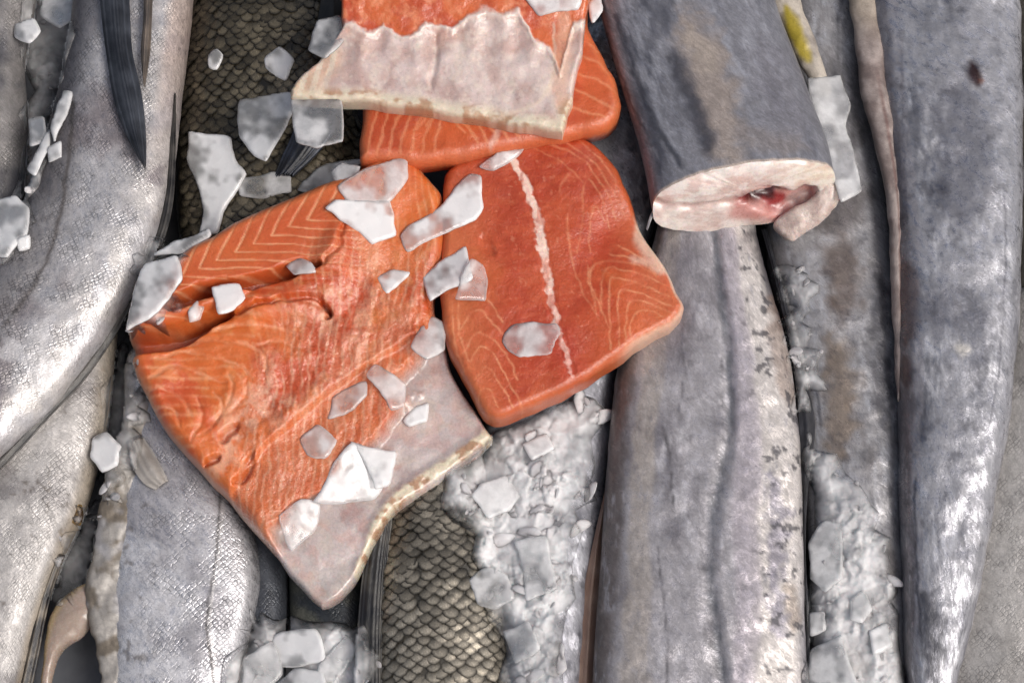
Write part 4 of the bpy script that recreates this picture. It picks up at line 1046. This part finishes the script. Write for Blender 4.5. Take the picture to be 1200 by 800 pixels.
def s3_paint(x, y, d, z):
    m = s3_memb(x, y)
    n = fbm(x, y, 34, 4, 145); n2 = fbm(x, y, 12, 4, 146)
    c = mix(lin('#cc6432'), lin('#bb4c24'), ss(.4, .65, n)); c = mix(c, lin('#e08e64'), .6 * ss(.5, .7, n2))
    mc = mix(lin('#d6c6c0'), lin('#c2a9a1'), ss(.4, .66, n)); mc = mix(mc, lin('#e0d2c6'), .6 * ss(.52, .7, n2))
    mc = mix(mc, lin('#d59a7e'), .35 * ss(.55, .75, fbm(x, y, 22, 3, 147)) * ss(80, 20, y))
    c = mix(c, mc, .95 * m)
    c = mix(c, lin('#e8d8ce'), .8 * np.clip(4 * m * (1 - m), 0, 1))
    rim = ss(20, 6, d) * ss(85, 105, y + .02 * (x - 400) - .085 * (x - 400))
    rc = mix(lin('#ddd0b8'), lin('#b7906e'), ss(.5, .66, fbm(x, y * 1.5, 16, 3, 148)))
    c = mix(c, rc, .9 * rim)
    left = stroke(x, y, [(350, 100), (372, 84), (392, 66)], 12, 14)
    c = mix(c, mix(lin('#cfa889'), lin('#dfcdb5'), ss(.4, .6, .5 + .5 * np.sin(x * .45 + y * .12))), .7 * left)
    c = mix(c, lin('#e0cdb8'), .6 * stroke(x, y, [(648, 30), (650, 70), (640, 110), (610, 128), (570, 142)], 1.5, 2.5, jit=2))
    c = mix(c, lin('#dcae94'), .6 * stroke(x, y, [(662, 20), (660, 70), (654, 120)], 8, 8, jit=3))
    return c, parr(x, .7, .34, .6)
fil3 = thing('salmon_fillet', 'salmon belly piece lined with pale pinkish membrane, cream cut edge, topmost of the fillets', 'salmon fillet', P(np.array(530.), np.array(60.), 165.))
slab(fil3, 'flesh', S3p, 185, s3_top, lambda x, y: 160 + 0 * x, M['flesh'], s3_paint, 1.5, ('membrane', s3_memb))

# ================================================================ ice
dg = None
def refresh():
    global dg
    bpy.context.view_layer.update(); dg = bpy.context.evaluated_depsgraph_get()

def hit(px, py):
    """where the line of sight of a pixel meets what has been built so far (U), with its normal"""
    d = _f + _r * ((px - 600) / DIST) - _u * ((py - 400) / DIST)
    ok, loc, nor, *_ = sc.ray_cast(dg, Vector(CAM * K), Vector(d).normalized())
    if not ok: return P(np.array(float(px)), np.array(float(py)), 0.), np.array([0, 0, 1.])
    return np.array(loc) / K, np.array(nor)

def angular(poly, seed, jit=.9, step=4.0):
    """broken outline: straight runs with small nicks"""
    rr = np.random.RandomState(seed); out = []
    p = np.array(poly, float)
    for i in range(len(p)):
        a, b = p[i], p[(i + 1) % len(p)]
        n = max(2, int(np.hypot(*(b - a)) / step)); nv = np.array([b[1] - a[1], a[0] - b[0]]); nv /= np.hypot(*nv) + 1e-9
        bow = rr.uniform(-.06, .06) * np.hypot(*(b - a))
        for k_ in range(n):
            t = k_ / n
            out.append(a + (b - a) * t + nv * (bow * 4 * t * (1 - t) + rr.randn() * jit * (k_ > 0) * .7))
    return np.array(out)

def flake(poly, label, thick=5.0, mat='ice', group=None, seed=0, lift=-0.6, name='ice_flake', step=2.2, wave=1.0, follow=.0):
    pl = angular(poly, seed, .7); pl = pl * .64 + (np.roll(pl, 1, 0) + np.roll(pl, -1, 0)) * .18; pl = pl.mean(0) + (pl - pl.mean(0)) * 1.08
    x, y, d, q, be = slab_grid(pl, step)
    m = np.random.RandomState(seed).choice(len(x), min(40, len(x)), replace=False)
    H = np.array([hit(x[i], y[i])[0] for i in m])
    c = H.mean(0)
    A = np.c_[H[:, 0] - c[0], H[:, 1] - c[1], np.ones(len(H))]
    w = np.ones(len(H))
    for _ in range(3):                                               # plane resting on the high points
        sol = np.linalg.lstsq(A * w[:, None], (H[:, 2] - c[2]) * w, rcond=None)[0]
        r_ = H[:, 2] - c[2] - A @ sol; w = np.where(r_ > 0, 1.6, .6)
    sol[:2] = np.clip(sol[:2], -.28, .28)
    res = H[:, 2] - c[2] - A @ sol
    h0 = c[2] + sol[2] + max(0, np.percentile(res, 96)) * .95 + lift
    n = np.array([-sol[0], -sol[1], 1.0]); n /= np.linalg.norm(n)
    p0 = np.array([c[0], c[1], h0])
    dr = _f + _r * ((x - 600) / DIST)[:, None] - _u * ((y - 400) / DIST)[:, None]
    t = ((p0 - CAM) @ n) / (dr @ n)
    B = CAM + dr * t[:, None]
    wv = wave * 2 * (fbm(x, y, 18, 3, 200 + seed) - .5) + 1.4 * wave * 2 * (fbm(x, y, 50, 2, 300 + seed) - .5)
    tt = thick * .5 * (.35 + .65 * edge_round(d, 2.6)) * (.75 + .5 * fbm(x, y, 26, 2, 400 + seed))
    top = B + n * (tt + wv)[:, None]; bot = B + n * (wv * .6 - .6)[:, None]
    N = len(x)
    side = np.stack([be[:, 1], be[:, 0], be[:, 0] + N, be[:, 1] + N], 1)
    o = mesh_from(name, np.concatenate([top, bot]), [np.concatenate([q, q[:, ::-1] + N, side])], M[mat], origin=p0, par=np.repeat(np.concatenate([np.maximum(.30 + .80 * ss(.28, .62, fbm(x, y, 24, 3, 500 + seed)), .9 * (1 - ss(0, 2.5, d))), .25 * (d <= 0)])[:, None], 3, 1))
    return tag(o, label, 'ice', group)

FL = [  # outline, label, thickness, material
    ([(222, 158), (245, 162), (270, 165), (275, 190), (287, 205), (275, 225), (262, 245), (255, 270), (234, 272), (240, 245), (232, 215), (221, 190)], 'long bone-shaped ice flake standing between the large hake and the dark scaled fish', 9, 'ice'),
    ([(283, 118), (340, 110), (342, 130), (330, 155), (312, 187), (298, 180), (283, 160)], 'broad greyish ice flake tapering to a point on the dark scaled fish', 5, 'ice'),
    ([(343, 118), (398, 118), (400, 165), (372, 172), (348, 165)], 'bluish square ice flake under the corner of the membrane-lined salmon', 5, 'ice_clear'),
    ([(310, 70), (328, 55), (345, 72), (335, 95), (312, 80)], 'small angular ice flake alone on the dark scales', 6, 'ice'),
    ([(245, 65), (255, 58), (262, 65), (255, 82), (245, 80)], 'tiny rounded ice chip on the dark scales near the large hake', 5, 'ice'),
    ([(280, 210), (320, 202), (338, 205), (340, 225), (310, 232), (282, 228)], 'flat grey ice flake lying on dark scales above the chevron-lined salmon edge', 4, 'ice_clear'),
    ([(350, 222), (380, 194), (425, 188), (402, 206), (372, 226)], 'clear ice sliver leaning on the top edge of the biggest fillet', 4, 'ice_clear'),
    ([(388, 200), (400, 190), (422, 195), (415, 212), (392, 212)], 'small clear ice flake at the upper corner of the biggest fillet', 4, 'ice_clear'),
    ([(398, 218), (440, 195), (475, 184), (476, 210), (455, 237), (410, 237)], 'pinkish translucent ice flake over the chevron end of the biggest fillet', 5, 'ice_clear'),
    ([(383, 245), (395, 235), (455, 236), (462, 275), (435, 285), (400, 258)], 'white wing-shaped ice flake on the chevron end of the biggest fillet', 6, 'ice'),
    ([(472, 275), (485, 262), (520, 240), (550, 207), (562, 210), (564, 245), (555, 258), (480, 293)], 'long white ice flake bridging the two largest fillets', 6, 'ice'),
    ([(497, 325), (515, 308), (545, 290), (553, 325), (535, 335), (505, 352)], 'white four-sided ice flake overlapping another in the seam between the largest fillets', 6, 'ice'),
    ([(534, 350), (540, 326), (552, 304), (565, 312), (571, 330), (568, 352)], 'pinkish ice flake tucked beneath the white four-sided one', 5, 'ice_clear'),
    ([(590, 400), (600, 383), (625, 378), (650, 380), (655, 392), (645, 415), (610, 418)], 'translucent ice flake touching the white fat line of the redder fillet', 4, 'ice_clear'),
    ([(562, 195), (585, 178), (613, 175), (605, 185), (580, 200)], 'thin clear ice sliver at the upper end of the white fat line', 4, 'ice_clear'),
    ([(248, 338), (280, 333), (287, 350), (275, 362), (256, 368)], 'small frosted ice flake lying in the gape of the biggest fillet', 5, 'ice'),
    ([(220, 365), (230, 352), (240, 358), (235, 375), (222, 378)], 'little oval clear ice chip in the gape of the biggest fillet', 4, 'ice_clear'),
    ([(335, 312), (350, 303), (365, 308), (370, 320), (345, 322)], 'small pinkish ice chip at the inner end of the gape', 4, 'ice_clear'),
    ([(430, 440), (440, 428), (474, 450), (472, 475), (458, 480), (446, 458)], 'pale translucent ice flake on the border of flesh and belly wall', 4, 'ice_clear'),
    ([(385, 490), (390, 465), (428, 447), (430, 462), (405, 485)], 'long translucent ice flake on ridged flesh beside the belly wall', 4, 'ice_clear'),
    ([(352, 515), (372, 498), (394, 515), (380, 537), (360, 532)], 'pinkish translucent ice flake on ridged flesh above the biggest white flake', 4, 'ice_clear'),
    ([(368, 586), (388, 552), (412, 520), (436, 530), (448, 566), (436, 584), (400, 588)], 'biggest white ice flake on the pale belly wall', 6, 'ice'),
    ([(412, 518), (463, 530), (455, 568), (440, 572)], 'white ice flake overlapping the biggest one on the belly wall', 5, 'ice'),
    ([(472, 492), (485, 478), (502, 472), (500, 495), (480, 500)], 'small bright ice chip in the middle of the pale belly wall', 6, 'ice'),
    ([(482, 405), (505, 372), (518, 378), (520, 410), (500, 420)], 'pale clear ice flake at the narrow top of the belly wall', 4, 'ice_clear'),
    ([(442, 326), (462, 316), (484, 320), (466, 334), (452, 344)], 'small wet ice splinter on the ridged flesh of the biggest fillet', 4, 'ice'),
    ([(178, 300), (205, 283), (243, 269), (246, 277), (215, 297)], 'long narrow ice splinter along the upper left rim of the biggest fillet', 8, 'ice'),
    ([(170, 312), (206, 302), (212, 330), (196, 352), (176, 372), (150, 386), (156, 358)], 'thick frosty ice lump wedged between the large hake and the biggest fillet', 9, 'ice'),
    ([(-12, 240), (20, 232), (33, 245), (30, 275), (10, 300), (-12, 296)], 'rounded pale ice slab beside the lateral line of the large hake', 8, 'ice'),
    ([(20, 280), (35, 275), (35, 292), (22, 295)], 'small white ice cube on the flank beside the rounded ice slab', 7, 'ice'),
    ([(60, 150), (75, 108), (86, 110), (80, 132), (64, 168)], 'oblong ice flake standing against the dark side of the large hake', 6, 'ice'),
    ([(32, 198), (52, 158), (60, 152), (58, 172), (42, 206)], 'narrow ice splinter below the oblong flake beside the large hake', 5, 'ice'),
    ([(33, 140), (52, 138), (53, 165), (35, 172)], 'square ice chip in the gap beside the dull dark fish', 6, 'ice'),
    ([(50, -4), (85, -10), (86, 22), (70, 32), (48, 18)], 'flat bluish ice flake in the gap near the head end of the large hake', 6, 'ice_clear'),
    ([(18, 30), (40, 22), (48, 38), (35, 52), (18, 45)], 'rounded ice chip on the dull dark fish', 7, 'ice'),
    ([(55, 175), (72, 165), (73, 185), (58, 191)], 'small rounded ice chip against the large hake near its lateral line', 6, 'ice'),
    ([(110, 514), (126, 507), (143, 524), (138, 545), (120, 553), (107, 536)], 'smooth rounded ice piece between the pale fish and the slit hake', 10, 'ice'),
    ([(322, 745), (370, 738), (380, 775), (350, 780), (325, 778)], 'square ice flake in the shaded gap below the salmon tip', 6, 'ice'),
    ([(374, 778), (404, 744), (416, 760), (396, 796), (368, 800)], 'slanting ice flake in the shaded gap beside the dark fin', 5, 'ice_clear'),
    ([(286, 772), (318, 752), (330, 790), (306, 812), (284, 806)], 'frosty ice flake against the slit hake in the shaded gap', 6, 'ice_clear'),
    ([(326, 800), (346, 784), (378, 788), (384, 815), (330, 818)], 'flat ice flake below the square one in the shaded gap', 6, 'ice'),
    ([(948, 96), (985, 92), (996, 128), (990, 150), (1008, 220), (985, 232), (968, 172)], 'tall clear ice flake beside the raw end of the cut ribbon fish', 5, 'ice_clear'),
    ([(952, 762), (985, 745), (1004, 800), (1000, 818), (950, 818)], 'broad grey ice flake low on the brownish ribbon fish', 6, 'ice_clear'),
    ([(614, -4), (680, -6), (676, 12), (632, 19)], 'pinkish clear ice flake on the orange flesh of the topmost fillet', 4, 'ice_clear'),
    ([(690, 2), (704, -4), (706, 14), (694, 28)], 'small ice chip between the topmost fillet and the cut ribbon fish', 6, 'ice'),
    ([(948, 640), (966, 612), (986, 616), (986, 676), (966, 692), (950, 676)], 'rounded clear ice flake beside the broad ribbon fish on the brownish one', 5, 'ice_clear'),
    ([(996, 704), (1012, 692), (1022, 714), (1010, 730), (996, 726)], 'small ice chip low on the brownish ribbon fish, away from its edges', 6, 'ice'),
    ([(1018, 738), (1040, 730), (1046, 756), (1022, 766)], 'small ice chip on the brownish ribbon fish against the bright silver one', 6, 'ice'),
    ([(948, 718), (966, 716), (968, 738), (950, 746)], 'small white ice chip at the dark fin of the broad ribbon fish', 6, 'ice'),
]
FL += [
    ([(328, 604), (352, 586), (374, 592), (368, 622), (342, 644)], 'thin clear ice film where the flesh meets the belly wall near the fillet tip', 3, 'ice_clear'),
    ([(362, 58), (372, 26), (398, 20), (402, 48), (382, 68)], 'dim clear ice flake by the gill cover of the dark scaled fish', 4, 'ice_clear'),
    ([(550, 680), (572, 664), (594, 674), (602, 700), (580, 712), (560, 706)], 'rough-edged ice flake on the crushed drift next to the large pale-centred scales', 4, 'ice_clear'),
    ([(604, 636), (640, 630), (652, 688), (616, 702)], 'broad clear ice flake lying in the middle of the crushed drift', 5, 'ice_clear'),
    ([(554, 582), (566, 566), (592, 558), (608, 578), (596, 598), (572, 606)], 'tilted ice flake on the crushed drift close to the cream fillet rim', 4, 'ice_clear'),
    ([(612, 520), (640, 508), (650, 526), (624, 540)], 'small clear ice flake on the crushed drift under the redder fillet edge', 5, 'ice_clear'),
    ([(590, 740), (618, 728), (632, 760), (604, 776)], 'clear ice flake low in the crushed drift between scales and silver skin', 5, 'ice_clear'),
]
ICE_SOON = [  # (outline, chips, smallest, largest, seed, layers)
    ('crushed_ice', 'thick drift of crushed ice below the two largest fillets', [(520, 575), (545, 535), (580, 508), (620, 490), (680, 464), (708, 478), (700, 545), (684, 590), (676, 640), (668, 690), (660, 740), (654, 830), (592, 830), (578, 740), (556, 680), (540, 620)], 620, 6, 22, 1, 2),
    ('crushed_ice', 'small crushed ice patch along the dark edge of the broad ribbon fish', [(905, 322), (945, 318), (952, 350), (945, 380), (956, 420), (954, 455), (936, 478), (925, 420), (915, 370)], 150, 4, 11, 2, 2),
    ('crushed_ice', 'melting crushed ice spread low on the brownish ribbon fish', [(944, 520), (985, 545), (1025, 590), (1046, 660), (1052, 720), (1052, 830), (952, 830), (950, 700)], 190, 4, 18, 3, 1),
    ('crushed_ice', 'crushed ice in the gap between the pale fish and the biggest fillet', [(130, 420), (152, 420), (170, 470), (165, 520), (150, 560), (125, 590), (118, 540)], 120, 4, 12, 4, 2),
    ('crushed_ice', 'crushed ice in the dark gap beside the pale fish', [(70, 650), (95, 600), (112, 600), (110, 660), (90, 700), (60, 700)], 60, 4, 9, 5, 2),
    ('crushed_ice', 'crushed ice between the dull dark fish and the large hake', [(30, -20), (88, -20), (74, 90), (56, 160), (34, 230), (0, 310), (-20, 310), (20, 220), (30, 120)], 150, 4, 13, 6, 2),
    ('crushed_ice', 'crushed ice in the shaded gap below the salmon tip', [(286, 740), (320, 725), (425, 735), (430, 830), (270, 830)], 130, 5, 14, 7, 2),
    ('crushed_ice', 'frosty crushed ice at the left tip of the biggest fillet', [(165, 296), (215, 288), (214, 340), (180, 384), (150, 392), (158, 350)], 70, 4, 11, 8, 2),
]

# chip shapes: broken, slightly melted lumps
def make_chips(n, seed):
    import bmesh
    bm = bmesh.new(); bmesh.ops.create_icosphere(bm, subdivisions=3, radius=1.0)
    D = np.array([v.co[:] for v in bm.verts]); Fc = np.array([[v.index for v in f.verts] for f in bm.faces]); bm.free()
    rr = np.random.RandomState(seed); out = []
    for k_ in range(n):
        m = rr.randint(8, 14)
        nv = rr.randn(m, 3); nv /= np.linalg.norm(nv, axis=1, keepdims=True); dist = rr.uniform(.5, .95, m)
        inv = np.maximum(D @ nv.T, 0.0) / dist                       # cut the ball by planes, edges melted round
        r = 1.0 / (np.sum(inv ** 9, axis=1) + 1.05 ** -9) ** (1 / 9)
        v = D * r[:, None]
        v = v * (1 + .10 * (fbm(D[:, 0] * 40 + 90, D[:, 1] * 40 + 90 + 30 * D[:, 2], 16, 3, k_) - .5)[:, None])
        out.append((v * np.array([1.15, rr.uniform(.6, 1.05), rr.uniform(.4, .8)]), Fc))
    return out
CHIPS = make_chips(24, 5)

def facets(x, y, cell, seed):
    """broken grains: each cell a tilted facet at its own height"""
    rr = np.random.RandomState(seed)
    gx = np.floor(x / cell).astype(int); gy = np.floor(y / cell).astype(int)
    tabs = [rr.rand(64, 64) for _ in range(5)]
    best = np.full(x.shape, 1e9); hh = np.zeros(x.shape); ed = np.full(x.shape, 1e9)
    for i in (-1, 0, 1):
        for j in (-1, 0, 1):
            a, b = (gx + i) & 63, (gy + j) & 63
            cx = (gx + i + tabs[0][a, b]) * cell; cy = (gy + j + tabs[1][a, b]) * cell
            d = np.hypot(x - cx, y - cy)
            h = tabs[2][a, b] + ((x - cx) * (tabs[3][a, b] - .5) + (y - cy) * (tabs[4][a, b] - .5)) / cell * 1.6
            m = d < best
            ed = np.where(m, best - d, np.minimum(ed, d - best)); hh = np.where(m, h, hh); best = np.where(m, d, best)
    return hh, ed
refresh()
for name, label, poly, cnt, smin, smax, seed, layers in ICE_SOON:
    rr = np.random.RandomState(seed); pl = smooth_poly(poly, 160, 6.0, seed + 40)
    x, y, d, q, be = slab_grid(pl, 1.7)
    hx = np.array([hit(a, b)[0] for a, b in zip(x, y)])
    # even the support out so that the ice bridges the gaps
    deep = smax * .9
    thick = layers * smax * .30 * edge_round(d, 22)
    wx = x + 3 * (fbm(x, y, 9, 3, seed + 60) - .5); wy = y + 3 * (fbm(x, y, 9, 3, seed + 61) - .5)
    h1, e1 = facets(wx, wy, max(8, smax * .8), seed); h2, e2 = facets(wx + .4 * wy, wy, max(4.5, smax * .36), seed + 9)
    up = thick * (.45 + .75 * fbm(x, y, 36, 3, seed + 62)) + (h1 * .30 * smax + h2 * .15 * smax) * ss(0, 10, d) * (.35 + .65 * ss(.35, .6, fbm(x, y, 30, 2, seed + 63))) - .04 * smax * (1 - ss(0, 2.5, e1)) + .5
    top = hx + np.array([0, 0, 1.0]) * np.maximum(up, .4)[:, None]; bot = hx - np.array([0, 0, 1.0]) * 2
    N = len(x)
    side = np.stack([be[:, 1], be[:, 0], be[:, 0] + N, be[:, 1] + N], 1)
    milk = np.concatenate([ss(-3, 24, d + 26 * (fbm(x, y, 20, 3, seed + 65) - .5)) * (.70 + .6 * ss(.3, .62, fbm(x, y, 30, 4, seed + 64))), 0 * d])
    vs, fs, ms, off = [np.concatenate([top, bot])], [], [milk], 2 * N
    F0 = np.concatenate([q, q[:, ::-1] + N, side])
    for _ in range(cnt // 12):                                         # loose grains on the sheet
        i = rr.randint(N)
        size = smin * .6 + (smax * .7 - smin * .6) * rr.rand() ** 2
        cv, cf = CHIPS[rr.randint(len(CHIPS))]
        rot = np.array(Matrix.Rotation(rr.uniform(0, 6.28), 3, 'Z') @ Matrix.Rotation(rr.uniform(-.6, .6), 3, 'X') @ Matrix.Rotation(rr.uniform(-.6, .6), 3, 'Y'))
        vs.append(top[i] + (cv * np.array([1.2, 1, .32]) * size) @ rot.T); fs.append(cf + off); off += len(cv); ms.append(np.full(len(cv), 1.3))
    V = np.concatenate(vs); ms = np.concatenate(ms)
    o = mesh_from(name, V, [F0] + ([np.concatenate(fs)] if fs else []), M['crushed'], origin=V.mean(0) * np.array([1, 1, 0]) + np.array([0, 0, V[:, 2].min()]), par=np.repeat(ms[:, None], 3, 1))
    o['label'] = label; o['kind'] = 'stuff'; o['category'] = 'ice'
for i, (poly, label, thick, mat) in enumerate(FL):
    refresh()
    flake(poly, label, thick, mat, seed=i)
